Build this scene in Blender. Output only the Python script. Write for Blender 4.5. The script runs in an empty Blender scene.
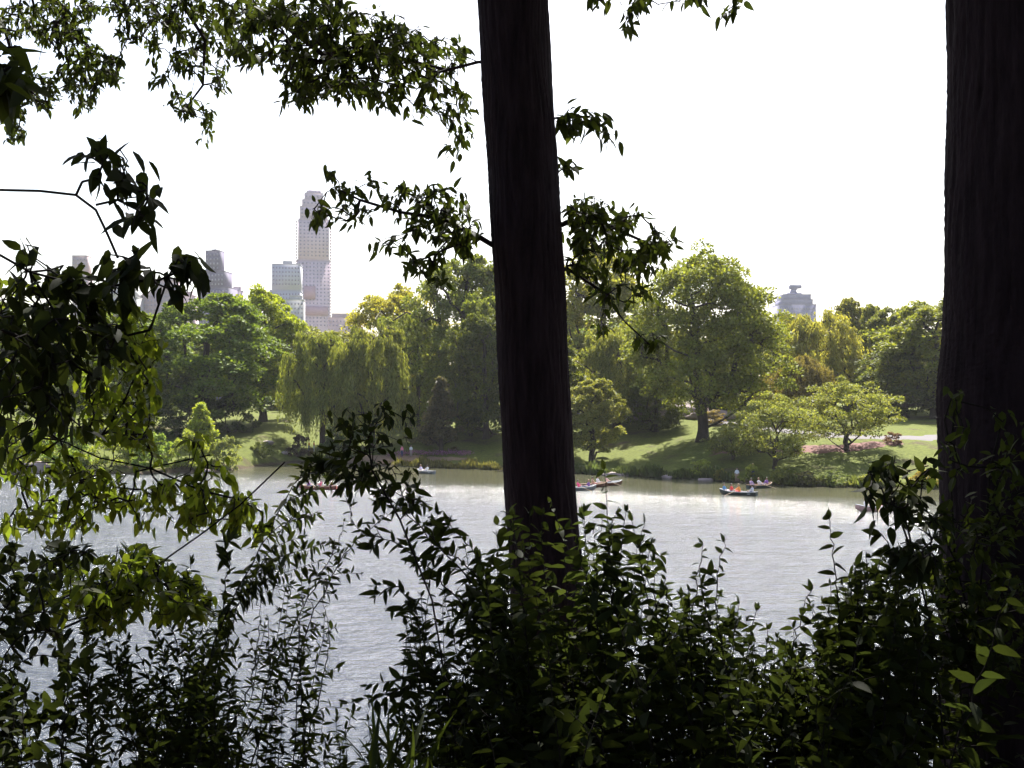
import bpy, math, random
import numpy as np
from mathutils import Vector, Matrix

random.seed(7)
rng = np.random.default_rng(11)
PI = math.pi
C = bpy.context.scene.collection
scene = bpy.context.scene

# ------------------------------------------------------------------ camera
F = 1100.0
CAM = np.array([0.0, 0.0, 10.0])
PITCH = math.atan(16 / F)
cam_d = bpy.data.cameras.new('camera')
cam = bpy.data.objects.new('camera', cam_d)
C.objects.link(cam)
cam.location = CAM
cam.rotation_euler = (PI / 2 + PITCH, 0, 0)
cam_d.sensor_width = 36
cam_d.lens = 36 * F / 1024
cam_d.clip_start = 0.05
cam_d.clip_end = 9000
scene.camera = cam

# ------------------------------------------------------------------ light
SUN_EL, SUN_AZ = math.radians(51), math.radians(8)      # azimuth from +Y towards +X
world = bpy.data.worlds.new('World')
scene.world = world
world.use_nodes = True
nt = world.node_tree
bg = nt.nodes['Background']
sky = nt.nodes.new('ShaderNodeTexSky')
sky.sky_type = 'NISHITA'
sky.sun_disc = False
sky.sun_elevation = SUN_EL
sky.sun_rotation = SUN_AZ
sky.air_density = 1.1
sky.dust_density = 3.0
sky.ozone_density = 1.0
nt.links.new(sky.outputs[0], bg.inputs[0])
bg.inputs[1].default_value = 0.075
sun_d = bpy.data.lights.new('sun', 'SUN')
sun_d.energy = 5.0
sun_d.angle = math.radians(0.5)
sun_d.color = (1.0, 0.965, 0.90)
sun = bpy.data.objects.new('sun', sun_d)
C.objects.link(sun)
sdir = Vector((math.sin(SUN_AZ) * math.cos(SUN_EL), math.cos(SUN_AZ) * math.cos(SUN_EL), math.sin(SUN_EL)))
sun.rotation_euler = sdir.to_track_quat('Z', 'Y').to_euler()
sun.location = (60, 100, 200)
scene.view_settings.view_transform = 'Standard'
scene.view_settings.look = 'None'
scene.view_settings.exposure = 1.75
scene.view_settings.gamma = 1.0
scene.render.engine = 'CYCLES'
scene.cycles.max_bounces = 8
scene.cycles.diffuse_bounces = 2
scene.cycles.glossy_bounces = 3
scene.cycles.transmission_bounces = 6
scene.cycles.volume_bounces = 1
scene.cycles.transparent_max_bounces = 8

# ------------------------------------------------------------------ maths
def nrm(a):
    a = np.asarray(a, float)
    return a / np.maximum(np.linalg.norm(a, axis=-1, keepdims=True), 1e-9)

def at(px, py, d):
    """point at world depth d (metres along +Y) seen at a photo position"""
    u, v = (px - 512) / F, (384 - py) / F
    dx, dy, dz = u, math.cos(PITCH) - v * math.sin(PITCH), math.sin(PITCH) + v * math.cos(PITCH)
    k = d / dy
    return np.array([dx * k, dy * k, CAM[2] + dz * k])

SH = np.array([(-900, 190), (-300, 160), (-120, 152), (-80, 150), (-52, 149), (-41, 151), (-37.5, 156), (-40, 170)][:6] +
              [(-37, 172), (-30, 176), (-22, 169), (-14, 164), (-2, 157), (12, 147), (24, 138.5), (29.6, 131), (36, 127),
               (49, 123.6), (100, 118), (300, 120), (900, 150)], float)
def far_shore(x):
    x = np.asarray(x, float)
    return np.interp(x, SH[:, 0], SH[:, 1]) + 0.5 * np.sin(x * 0.9) + 0.35 * np.sin(x * 2.3 + 1)
def wob(x, y):
    return (np.sin(x * 0.11 + y * 0.05 + 1.3) * 0.35 + np.sin(x * 0.043 - y * 0.09) * 0.4 + np.sin(x * 0.31 + 0.7 * np.sin(y * 0.2)) * 0.1)
def height(x, y):
    x = np.asarray(x, float); y = np.asarray(y, float)
    s = y - far_shore(x)
    hf = np.interp(s, [-6, 0, 1.0, 4, 26, 60, 120, 400, 5000], [-1.6, 0.0, 0.30, 0.75, 3.9, 7.0, 8.0, 8.2, 8.2])
    hf = hf + wob(x, y) * np.clip(s / 12, 0, 1)
    edge = 25 + 1.3 * np.sin(x * 0.4) + 0.6 * np.sin(x * 1.3)
    t = (y - edge)
    hn = np.interp(t, [-60, -23.5, -18, -1, 0, 3], [9.0, 8.4, 6.6, 0.35, 0.0, -1.6])
    hn = hn + 0.12 * np.sin(x * 1.7 + y * 0.8) * np.clip(-t / 4, 0, 1)
    return np.where(y < 70, hn, hf)
def gpt(px, py):
    """where the ray through a photo position meets the far bank"""
    for d in np.arange(115, 420, 0.25):
        p = at(px, py, d)
        if p[2] <= float(height(p[0], p[1])):
            return p
    return at(px, py, 300)

# ------------------------------------------------------------------ objects and tags
def tag(o, label=None, cat=None, group=None, kind=None):
    if label: o['label'] = label
    if cat: o['category'] = cat
    if group: o['group'] = group
    if kind: o['kind'] = kind
    return o
def empty(name, loc, label, cat, group=None, rz=0.0, scale=(1, 1, 1)):
    o = bpy.data.objects.new(name, None)
    C.objects.link(o)
    o.location = loc
    o.rotation_euler = (0, 0, rz)
    o.scale = scale
    o.empty_display_size = 0.3
    return tag(o, label, cat, group)
def raw_mesh(name, verts, faces, mats, mi=None, smooth=False):
    """faces: array (n,k) or list of index lists"""
    me = bpy.data.meshes.new(name)
    verts = np.asarray(verts, np.float32)
    me.vertices.add(len(verts))
    me.vertices.foreach_set('co', verts.ravel())
    if isinstance(faces, np.ndarray):
        n, k = faces.shape
        tot = np.full(n, k, np.int32)
        flat = faces.ravel().astype(np.int32)
    else:
        tot = np.array([len(f) for f in faces], np.int32)
        flat = np.array([i for f in faces for i in f], np.int32)
    start = np.concatenate([[0], np.cumsum(tot)[:-1]]).astype(np.int32)
    me.loops.add(len(flat))
    me.loops.foreach_set('vertex_index', flat)
    me.polygons.add(len(tot))
    me.polygons.foreach_set('loop_start', start)
    me.polygons.foreach_set('loop_total', tot)
    if mi is not None:
        me.polygons.foreach_set('material_index', np.asarray(mi, np.int32))
    if smooth:
        me.polygons.foreach_set('use_smooth', np.ones(len(tot), bool))
    for m in (mats if isinstance(mats, (list, tuple)) else [mats]):
        me.materials.append(m)
    me.update(calc_edges=True)
    return me
def obj(name, me, parent=None, loc=(0, 0, 0), rot=(0, 0, 0)):
    o = bpy.data.objects.new(name, me)
    C.objects.link(o)
    o.parent = parent
    o.location = loc
    o.rotation_euler = rot
    return o
def copy_tree(o, parent=None):
    c = o.copy()
    C.objects.link(c)
    c.parent = parent
    for ch in list(o.children):
        copy_tree(ch, c)
    return c

class MB:
    def __init__(s): s.v, s.f, s.n = [], [], 0
    def add(s, v, f):
        s.v.append(np.asarray(v, float)); s.f += [[i + s.n for i in q] for q in f]; s.n += len(v)
    def box(s, c, d, rz=0.0, taper=1.0):
        c = np.array(c, float); d = np.array(d, float) / 2
        v = []
        for z in (-1, 1):
            k = taper if z > 0 else 1.0
            for x, y in ((-1, -1), (1, -1), (1, 1), (-1, 1)):
                X, Y = x * d[0] * k, y * d[1] * k
                v.append((c[0] + X * math.cos(rz) - Y * math.sin(rz), c[1] + X * math.sin(rz) + Y * math.cos(rz), c[2] + z * d[2]))
        s.add(v, [(0, 3, 2, 1), (4, 5, 6, 7), (0, 1, 5, 4), (1, 2, 6, 5), (2, 3, 7, 6), (3, 0, 4, 7)])
        return s
    def prism(s, pts, z0, z1):
        n = len(pts)
        v = [(x, y, z0) for x, y in pts] + [(x, y, z1) for x, y in pts]
        s.add(v, [list(range(n))[::-1], list(range(n, 2 * n))] + [(i, (i + 1) % n, n + (i + 1) % n, n + i) for i in range(n)])
        return s
    def tube(s, P, R, k=8):
        v, f = tube_arrays(P, R, k)
        s.add(v, f.tolist()); return s
    def build(s, name, mat, parent=None, smooth=False, **kw):
        return obj(name, raw_mesh(name, np.concatenate(s.v), s.f, mat, smooth=smooth), parent, **kw)

def tube_arrays(P, R, k=5):
    P = np.asarray(P, float); R = np.asarray(R, float)
    n = len(P)
    T = nrm(np.gradient(P, axis=0))
    ref = np.where(np.abs(T[:, 2:3]) > 0.9, np.array([[1.0, 0, 0]]), np.array([[0, 0, 1.0]]))
    ref = np.repeat(ref[:1], n, 0) if n > 0 else ref
    A = nrm(np.cross(T, ref)); B = np.cross(T, A)
    a = np.arange(k) * 2 * PI / k
    V = P[:, None] + R[:, None, None] * (np.cos(a)[None, :, None] * A[:, None] + np.sin(a)[None, :, None] * B[:, None])
    i = np.arange(n - 1)[:, None] * k
    j = np.arange(k)[None]
    j2 = (j + 1) % k
    Fc = np.stack([i + j, i + j2, i + k + j2, i + k + j], -1).reshape(-1, 4)
    return V.reshape(-1, 3), Fc
class Tubes:
    def __init__(s): s.v, s.f, s.n = [], [], 0
    def add(s, P, R, k=5):
        v, f = tube_arrays(P, R, k); s.v.append(v); s.f.append(f + s.n); s.n += len(v)
    def mesh(s, name, mat): return raw_mesh(name, np.concatenate(s.v), np.concatenate(s.f), mat, smooth=True)

def spline(P, n):
    P = np.asarray(P, float)
    if len(P) == 2:
        t = np.linspace(0, 1, n)[:, None]
        return P[0] * (1 - t) + P[1] * t
    Q = np.vstack([2 * P[0] - P[1], P, 2 * P[-1] - P[-2]])
    out = []
    m = len(P) - 1
    for t in np.linspace(0, m, n):
        i = min(int(t), m - 1); u = t - i
        a, b, c, d = Q[i], Q[i + 1], Q[i + 2], Q[i + 3]
        out.append(0.5 * (2 * b + (c - a) * u + (2 * a - 5 * b + 4 * c - d) * u * u + (3 * b - a - 3 * c + d) * u ** 3))
    return np.array(out)

# ------------------------------------------------------------------ materials
def mat(name):
    m = bpy.data.materials.new(name); m.use_nodes = True
    n = m.node_tree
    return m, n, n.nodes['Principled BSDF']
def N(n, t, **kw):
    x = n.nodes.new(t)
    for k, v in kw.items():
        if k.startswith('i_'):
            x.inputs[int(k[2:]) if k[2:].isdigit() else k[2:].replace('_', ' ')].default_value = v
        else: setattr(x, k, v)
    return x
def noise(n, scale, detail=4, vec=None, rough=0.55):
    x = N(n, 'ShaderNodeTexNoise')
    x.inputs['Scale'].default_value = scale; x.inputs['Detail'].default_value = detail; x.inputs['Roughness'].default_value = rough
    if vec is not None: n.links.new(vec, x.inputs['Vector'])
    return x
def ramp(n, fac, stops):
    r = N(n, 'ShaderNodeValToRGB')
    e = r.color_ramp.elements
    while len(e) < len(stops): e.new(0.5)
    for q, (p, c) in zip(e, stops):
        q.position = p; q.color = (*c, 1) if len(c) == 3 else c
    n.links.new(fac, r.inputs[0])
    return r
def plain(name, col, rough=0.6, var=0.15, scale=6.0, metal=0.0):
    m, n, b = mat(name)
    tc = N(n, 'ShaderNodeTexCoord')
    no = noise(n, scale, 4, tc.outputs['Object'])
    c = np.array(col)
    r = ramp(n, no.outputs[0], [(0.3, tuple(c * (1 - var))), (0.7, tuple(np.minimum(c * (1 + var), 1)))])
    n.links.new(r.outputs[0], b.inputs['Base Color'])
    b.inputs['Roughness'].default_value = rough
    b.inputs['Metallic'].default_value = metal
    return m
def leaf_mat(name, col=None, transl=0.4, spec=0.35, rough=0.5, tint=(1.25, 1.2, 0.5), vary=0.35, warm=0.5):
    """leaf: reflection + light passing through; col None takes the object's own colour"""
    m, n, b = mat(name)
    L = n.links
    geo = N(n, 'ShaderNodeNewGeometry')
    if col is None:
        oi = N(n, 'ShaderNodeObjectInfo'); src = oi.outputs['Color']
    else:
        rgb = N(n, 'ShaderNodeRGB'); rgb.outputs[0].default_value = (*col, 1); src = rgb.outputs[0]
    mr = N(n, 'ShaderNodeMapRange'); mr.inputs[3].default_value = 1 - vary; mr.inputs[4].default_value = 1 + vary
    L.new(geo.outputs['Random Per Island'], mr.inputs[0])
    v1 = N(n, 'ShaderNodeVectorMath', operation='SCALE')
    L.new(src, v1.inputs[0]); L.new(mr.outputs[0], v1.inputs['Scale'])
    # a share of leaves yellower
    wm = N(n, 'ShaderNodeMath', operation='MULTIPLY'); wm.inputs[1].default_value = 7.31
    L.new(geo.outputs['Random Per Island'], wm.inputs[0])
    fr = N(n, 'ShaderNodeMath', operation='FRACT'); L.new(wm.outputs[0], fr.inputs[0])
    fm = N(n, 'ShaderNodeMath', operation='MULTIPLY'); fm.inputs[1].default_value = warm; L.new(fr.outputs[0], fm.inputs[0])
    ml = N(n, 'ShaderNodeVectorMath', operation='MULTIPLY'); ml.inputs[1].default_value = (1.45, 1.12, 0.65); L.new(v1.outputs[0], ml.inputs[0])
    mx = N(n, 'ShaderNodeMix', data_type='RGBA'); L.new(fm.outputs[0], mx.inputs[0]); L.new(v1.outputs[0], mx.inputs[6]); L.new(ml.outputs[0], mx.inputs[7])
    L.new(mx.outputs[2], b.inputs['Base Color'])
    b.inputs['Roughness'].default_value = rough
    b.inputs['Specular IOR Level'].default_value = spec
    tr = N(n, 'ShaderNodeBsdfTranslucent')
    tm = N(n, 'ShaderNodeVectorMath', operation='MULTIPLY'); tm.inputs[1].default_value = tint; L.new(mx.outputs[2], tm.inputs[0])
    L.new(tm.outputs[0], tr.inputs[0])
    ms = N(n, 'ShaderNodeMixShader'); ms.inputs[0].default_value = transl
    out = n.nodes['Material Output']
    L.new(b.outputs[0], ms.inputs[1]); L.new(tr.outputs[0], ms.inputs[2]); L.new(ms.outputs[0], out.inputs[0])
    return m
def bark_mat(name, dark, light, vs=(6, 6, 0.8), bump=0.6):
    m, n, b = mat(name)
    tc = N(n, 'ShaderNodeTexCoord')
    mp = N(n, 'ShaderNodeMapping'); mp.inputs['Scale'].default_value = vs
    n.links.new(tc.outputs['Object'], mp.inputs[0])
    no = noise(n, 3.0, 8, mp.outputs[0], 0.65)
    r = ramp(n, no.outputs[0], [(0.32, dark), (0.68, light)])
    n.links.new(r.outputs[0], b.inputs['Base Color'])
    b.inputs['Roughness'].default_value = 0.95
    b.inputs['Specular IOR Level'].default_value = 0.15
    bp = N(n, 'ShaderNodeBump'); bp.inputs['Strength'].default_value = bump; bp.inputs['Distance'].default_value = 0.03
    n.links.new(no.outputs[0], bp.inputs['Height']); n.links.new(bp.outputs[0], b.inputs['Normal'])
    return m
M_FAR = leaf_mat('far_leaves', None, 0.38, 0.12, 0.6, (1.6, 1.55, 0.6), 0.42, 0.55)
M_LEAF = leaf_mat('broad_leaves', (0.019, 0.025, 0.010), 0.32, 0.05, 0.6, (3.5, 3.7, 1.2), 0.3, 0.4)
M_LEAF_M = leaf_mat('shrub_leaves', (0.020, 0.026, 0.012), 0.28, 0.05, 0.6, (2.5, 2.7, 1.0), 0.35, 0.4)
M_LEAF_B = leaf_mat('bright_leaves', (0.030, 0.042, 0.012), 0.45, 0.07, 0.6, (4.8, 4.8, 1.3), 0.3, 0.6)
M_LEAF_D = leaf_mat('narrow_leaves', (0.014, 0.018, 0.008), 0.28, 0.04, 0.6, (2.5, 2.7, 1.0), 0.3, 0.4)
M_LEAF_C = leaf_mat('canopy_leaves', (0.035, 0.055, 0.018), 0.35, 0.2, 0.55, (2.2, 2.8, 0.8), 0.3, 0.4)
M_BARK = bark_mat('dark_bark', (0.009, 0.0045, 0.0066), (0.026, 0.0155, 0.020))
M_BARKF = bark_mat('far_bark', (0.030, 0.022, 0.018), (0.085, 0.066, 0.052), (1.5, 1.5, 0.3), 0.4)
M_TWIG = bark_mat('twig_bark', (0.007, 0.005, 0.005), (0.02, 0.015, 0.013), (20, 20, 4), 0.2)

# ------------------------------------------------------------------ ground, water
def graded(a, b, near, s0, g):
    """positions from a to b whose spacing grows away from near"""
    out = [near]; s = s0
    while out[-1] < b: out.append(out[-1] + s); s *= g
    neg = [near]; s = s0
    while neg[-1] > a: neg.append(neg[-1] - s); s *= g
    return np.array(neg[::-1] + out[1:])
xs = graded(-3000, 3000, 0, 0.6, 1.022)
ys = np.concatenate([np.arange(-60, 32, 1.0), np.arange(32, 118, 4), np.arange(118, 200, 0.7), graded(200, 3000, 200, 0.9, 1.04)[1:]])
ys = np.unique(np.round(ys[(ys >= -60)], 3))
GX, GY = np.meshgrid(xs, ys)
GZ = height(GX, GY)
nx, ny = len(xs), len(ys)
ii = (np.arange(ny - 1)[:, None] * nx + np.arange(nx - 1)[None]).ravel()
GF = np.stack([ii, ii + 1, ii + nx + 1, ii + nx], -1)
m, n, b = mat('park_ground')
tc = N(n, 'ShaderNodeTexCoord')
n1 = noise(n, 0.16, 6, tc.outputs['Object'], 0.6)
n2 = noise(n, 2.2, 6, tc.outputs['Object'], 0.7)
n3 = noise(n, 0.045, 3, tc.outputs['Object'])
g1 = ramp(n, n2.outputs[0], [(0.3, (0.052, 0.060, 0.012)), (0.55, (0.100, 0.118, 0.022)), (0.75, (0.155, 0.160, 0.034))])
g2 = ramp(n, n2.outputs[0], [(0.3, (0.040, 0.028, 0.018)), (0.7, (0.10, 0.075, 0.048))])
wr = ramp(n, n1.outputs[0], [(0.56, (0, 0, 0)), (0.68, (1, 1, 1))])
mxa = N(n, 'ShaderNodeMix', data_type='RGBA')
n.links.new(wr.outputs[0], mxa.inputs[0]); n.links.new(g1.outputs[0], mxa.inputs[6]); n.links.new(g2.outputs[0], mxa.inputs[7])
# bare earth low on the banks and on the near wooded slope
sp = N(n, 'ShaderNodeSeparateXYZ'); n.links.new(tc.outputs['Object'], sp.inputs[0])
lt = N(n, 'ShaderNodeMapRange'); lt.inputs[1].default_value = 60; lt.inputs[2].default_value = 80; n.links.new(sp.outputs[1], lt.inputs[0])
az = N(n, 'ShaderNodeMath', operation='MULTIPLY_ADD'); az.inputs[1].default_value = 1.6; n.links.new(n1.outputs[0], az.inputs[0]); n.links.new(sp.outputs[2], az.inputs[2])
lz = N(n, 'ShaderNodeMapRange'); lz.inputs[1].default_value = 1.0; lz.inputs[2].default_value = 1.35; n.links.new(az.outputs[0], lz.inputs[0])
mu = N(n, 'ShaderNodeMath', operation='MULTIPLY'); n.links.new(lt.outputs[0], mu.inputs[0]); n.links.new(lz.outputs[0], mu.inputs[1])
mxb = N(n, 'ShaderNodeMix', data_type='RGBA')
n.links.new(mu.outputs[0], mxb.inputs[0]); n.links.new(g2.outputs[0], mxb.inputs[6]); n.links.new(mxa.outputs[2], mxb.inputs[7])
n.links.new(mxb.outputs[2], b.inputs['Base Color'])
b.inputs['Roughness'].default_value = 0.95; b.inputs['Specular IOR Level'].default_value = 0.1
bp = N(n, 'ShaderNodeBump'); bp.inputs['Strength'].default_value = 0.8; bp.inputs['Distance'].default_value = 0.12
n.links.new(n2.outputs[0], bp.inputs['Height']); n.links.new(bp.outputs[0], b.inputs['Normal'])
M_GROUND = m
tag(obj('ground', raw_mesh('ground', np.stack([GX, GY, GZ], -1).reshape(-1, 3), GF, m, smooth=True)), kind='structure')

m, n, b = mat('lake_water')
b.inputs['Base Color'].default_value = (0.05, 0.055, 0.066, 1)
b.inputs['Roughness'].default_value = 0.22
b.inputs['IOR'].default_value = 1.33
tc = N(n, 'ShaderNodeTexCoord')
mp = N(n, 'ShaderNodeMapping'); mp.inputs['Scale'].default_value = (0.55, 1.0, 1); mp.inputs['Rotation'].default_value = (0, 0, 0.25)
n.links.new(tc.outputs['Object'], mp.inputs[0])
w1 = noise(n, 2.6, 5, mp.outputs[0], 0.62)
w2 = noise(n, 0.6, 2, mp.outputs[0], 0.5)
w3 = noise(n, 0.035, 3, tc.outputs['Object'], 0.5)
ad = N(n, 'ShaderNodeMath', operation='MULTIPLY_ADD'); ad.inputs[1].default_value = 1.5
n.links.new(w2.outputs[0], ad.inputs[0]); n.links.new(w1.outputs[0], ad.inputs[2])
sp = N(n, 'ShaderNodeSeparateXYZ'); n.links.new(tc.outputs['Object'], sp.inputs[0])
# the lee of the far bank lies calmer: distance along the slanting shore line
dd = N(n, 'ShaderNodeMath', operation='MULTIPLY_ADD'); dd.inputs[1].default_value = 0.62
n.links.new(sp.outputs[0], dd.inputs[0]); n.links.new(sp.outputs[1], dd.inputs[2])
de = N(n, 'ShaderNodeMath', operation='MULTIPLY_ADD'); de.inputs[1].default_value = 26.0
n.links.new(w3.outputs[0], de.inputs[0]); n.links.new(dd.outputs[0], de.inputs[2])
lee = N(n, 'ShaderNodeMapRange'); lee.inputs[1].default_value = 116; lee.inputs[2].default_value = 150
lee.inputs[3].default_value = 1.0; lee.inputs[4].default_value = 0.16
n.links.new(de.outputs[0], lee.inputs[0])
bp = N(n, 'ShaderNodeBump'); bp.inputs['Distance'].default_value = 0.36
n.links.new(lee.outputs[0], bp.inputs['Strength'])
rgh = N(n, 'ShaderNodeMapRange'); rgh.inputs[3].default_value = 0.05; rgh.inputs[4].default_value = 0.19
n.links.new(lee.outputs[0], rgh.inputs[0]); n.links.new(rgh.outputs[0], b.inputs['Roughness'])
# olive tree reflection, with some murk, painted into the calm water's colour
lee_tint = N(n, 'ShaderNodeMix', data_type='RGBA'); lee_tint.inputs[6].default_value = (0.085, 0.082, 0.042, 1); lee_tint.inputs[7].default_value = (0.043, 0.052, 0.072, 1)
n.links.new(lee.outputs[0], lee_tint.inputs[0]); n.links.new(lee_tint.outputs[2], b.inputs['Base Color'])
n.links.new(ad.outputs[0], bp.inputs['Height']); n.links.new(bp.outputs[0], b.inputs['Normal'])
wv = [(-900, 10, 0), (900, 10, 0), (900, 200, 0), (-900, 200, 0)]
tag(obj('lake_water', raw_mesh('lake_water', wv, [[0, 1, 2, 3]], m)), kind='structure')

def drape(name, pts, width, material, dz=0.012, n=60):
    """a strip that follows the ground along pts (x, y)"""
    P = spline(np.array([(x, y, 0) for x, y in pts], float), n)
    T = nrm(np.gradient(P, axis=0)); S = np.stack([-T[:, 1], T[:, 0], T[:, 2] * 0], -1)
    k = 7
    W = np.asarray(width if np.ndim(width) else [width] * n, float)
    W = np.interp(np.linspace(0, 1, n), np.linspace(0, 1, len(W)), W)
    V = []
    for i in range(n):
        for j in range(k):
            u = (j / (k - 1) - 0.5) * W[i] * (1 + 0.10 * math.sin(i * 1.7 + (j > 3) * 2) + 0.06 * math.sin(i * 0.6))
            x, y = P[i, 0] + S[i, 0] * u, P[i, 1] + S[i, 1] * u
            V.append((x, y, float(height(x, y)) + dz + (0.05 if 0 < j < k - 1 else -0.04)))
    q = (np.arange(n - 1)[:, None] * k + np.arange(k - 1)[None]).ravel()
    o = obj(name, raw_mesh(name, V, np.stack([q, q + 1, q + k + 1, q + k], -1), material, smooth=True))
    return tag(o, kind='structure')
M_PATH = plain('path_gravel', (0.095, 0.083, 0.088), 0.9, 0.12, 3)
M_MULCH = plain('red_mulch', (0.13, 0.052, 0.042), 0.95, 0.35, 2.5)
M_ROCK = plain('pink_schist', (0.30, 0.23, 0.22), 0.85, 0.3, 1.2)
def gp2(px, py):
    p = gpt(px, py); return (p[0], p[1])
drape('path', [gp2(560, 414), gp2(640, 413), gp2(700, 418), gp2(780, 430), gp2(850, 436), gp2(900, 437), gp2(960, 437), gp2(1080, 434)], [3.5, 3.5, 4, 4, 6, 7, 7, 7], M_PATH, n=90)
drape('bare_bank', [gp2(350, 459), gp2(390, 460), gp2(440, 460), gp2(470, 459)], [3, 4.5, 3.5, 1], plain('sandy_bank', (0.20, 0.125, 0.075), 0.95, 0.25, 2), n=40)
drape('mulch_bed', [gp2(775, 450), gp2(820, 449), gp2(860, 446), gp2(900, 443)], [3, 6, 5, 2], M_MULCH, n=40)
drape('mulch_patch', [gp2(712, 452), gp2(725, 450), gp2(742, 452)], [2, 7, 1.5], M_MULCH, 0.02, n=24)

# ------------------------------------------------------------------ leaves
def leaf_template(w, curl=0.12, fold=0.10, k=2):
    M = [(0, 0), (0, .33), (0, .68), (0, 1)]
    Lf = [(-w * .42, .18), (-w * .5, .45), (-w * .30, .76)]
    V = [(x, y, -curl * y * y) for x, y in M] + [(x, y, fold * abs(x) * 2 - curl * y * y) for x, y in Lf] + [(-x, y, fold * abs(x) * 2 - curl * y * y) for x, y in Lf]
    T = [(0, 1, 4), (1, 5, 4), (1, 2, 5), (2, 6, 5), (2, 3, 6), (0, 7, 1), (1, 7, 8), (1, 8, 2), (2, 8, 9), (2, 9, 3)]
    return np.array(V), np.array(T)
T_LANCE = leaf_template(0.33, 0.18)
T_OVATE = leaf_template(0.44, 0.22)
T_SLIM = leaf_template(0.36, 0.25)
T_OVAL = leaf_template(0.58, 0.10)
T_QUAD = (np.array([(0, 0, 0), (-.36, .5, .05), (0, 1, -.1), (.36, .5, .05)]), np.array([(0, 3, 2, 1)]))
T_THIN = (np.array([(0, 0, 0), (-.14, .5, .02), (0, 1, -.1), (.14, .5, .02)]), np.array([(0, 3, 2, 1)]))
def leaves(P, D, U, S, tmpl):
    """leaf meshes: base P, direction D, up U, length S"""
    V, T = tmpl
    D = nrm(D); X = nrm(np.cross(D, U)); Z = np.cross(X, D)
    S = np.asarray(S)[:, None, None]
    W = P[:, None] + S * (V[None, :, 0:1] * X[:, None] + V[None, :, 1:2] * D[:, None] + V[None, :, 2:3] * Z[:, None])
    Fc = (T[None] + (np.arange(len(P)) * len(V))[:, None, None]).reshape(-1, T.shape[1])
    return W.reshape(-1, 3), Fc
class Leaves:
    def __init__(s, tmpl): s.t = tmpl; s.P, s.D, s.U, s.S = [], [], [], []
    def add(s, P, D, U, S):
        s.P.append(np.atleast_2d(P)); s.D.append(np.atleast_2d(D)); s.U.append(np.atleast_2d(U)); s.S.append(np.atleast_1d(S))
    def count(s): return sum(len(x) for x in s.S)
    def mesh(s, name, material, smooth=True):
        v, f = leaves(np.concatenate(s.P), np.concatenate(s.D), np.concatenate(s.U), np.concatenate(s.S), s.t)
        return raw_mesh(name, v, f, material, smooth=smooth)
def rv(n, k=1.0): return rng.normal(0, k, (n, 3))

def grow(seeds, targets, r_tip, power=0.45, jitter=0.08, bias=0.25, sag=0.0, rmax=1e9):
    """branching that reaches every target: seeds = list of polylines (with the first point the root)"""
    pos, par = [], []
    for line in seeds:
        for i, p in enumerate(line):
            pos.append(np.array(p, float)); par.append(len(pos) - 2 if i else -1)
    root = pos[0]
    plen = [0.0] * len(pos)
    for i in range(len(pos)):
        if par[i] >= 0: plen[i] = plen[par[i]] + np.linalg.norm(pos[i] - pos[par[i]])
    order = np.argsort([min(np.linalg.norm(np.asarray(t) - np.asarray(q)) for q in pos[:60]) for t in targets])
    A = np.array(pos); L = np.array(plen)
    tips = []
    cap = len(A) + 4 * len(targets) + 8
    AA = np.zeros((cap, 3)); LL = np.zeros(cap); AA[:len(A)] = A; LL[:len(A)] = L; cnt = len(A)
    for ti in order:
        t = np.asarray(targets[ti], float)
        d = np.linalg.norm(AA[:cnt] - t, axis=1)
        k = int(np.argmin(d + bias * LL[:cnt]))
        p = AA[k]; dist = d[k]; cur = k
        m = 2 if dist > 0.02 else 1
        for q in range(1, m + 1):
            u = q / (m + 0.0)
            pt = p * (1 - u) + t * u
            if q < m:
                pt = pt + rng.normal(0, jitter * dist, 3); pt[2] += sag * dist
            par.append(cur); AA[cnt] = pt; LL[cnt] = LL[cur] + dist / m; cur = cnt; cnt += 1
        tips.append((ti, cur))
    desc = np.zeros(cnt)
    for ti, i in tips: desc[i] += 1
    for i in range(cnt - 1, -1, -1):
        if par[i] >= 0: desc[par[i]] += desc[i]
    R = np.minimum(r_tip * np.maximum(desc, 1) ** power, rmax)
    ns_ = sum(len(l_) for l_ in seeds); R[:ns_] = np.maximum(R[:ns_], r_tip * 1.9)
    dirs = np.zeros((len(targets), 3))
    for ti, i in tips: dirs[ti] = AA[i] - AA[par[i]]
    return AA[:cnt], np.array(par), R, nrm(dirs)
def grow_tubes(tb, A, par, R, k=5, rmin=0.0):
    # chains from each node up to its parent's neighbour, so bends join
    for i in range(len(A)):
        p = par[i]
        if p < 0 or R[i] < rmin: continue
        g = par[p]
        r0 = min(R[p], R[i] * 1.35)
        tb.add([A[p], (A[p] + A[i]) / 2, A[i]], [r0, (r0 + R[i]) / 2, R[i]], k)

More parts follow.
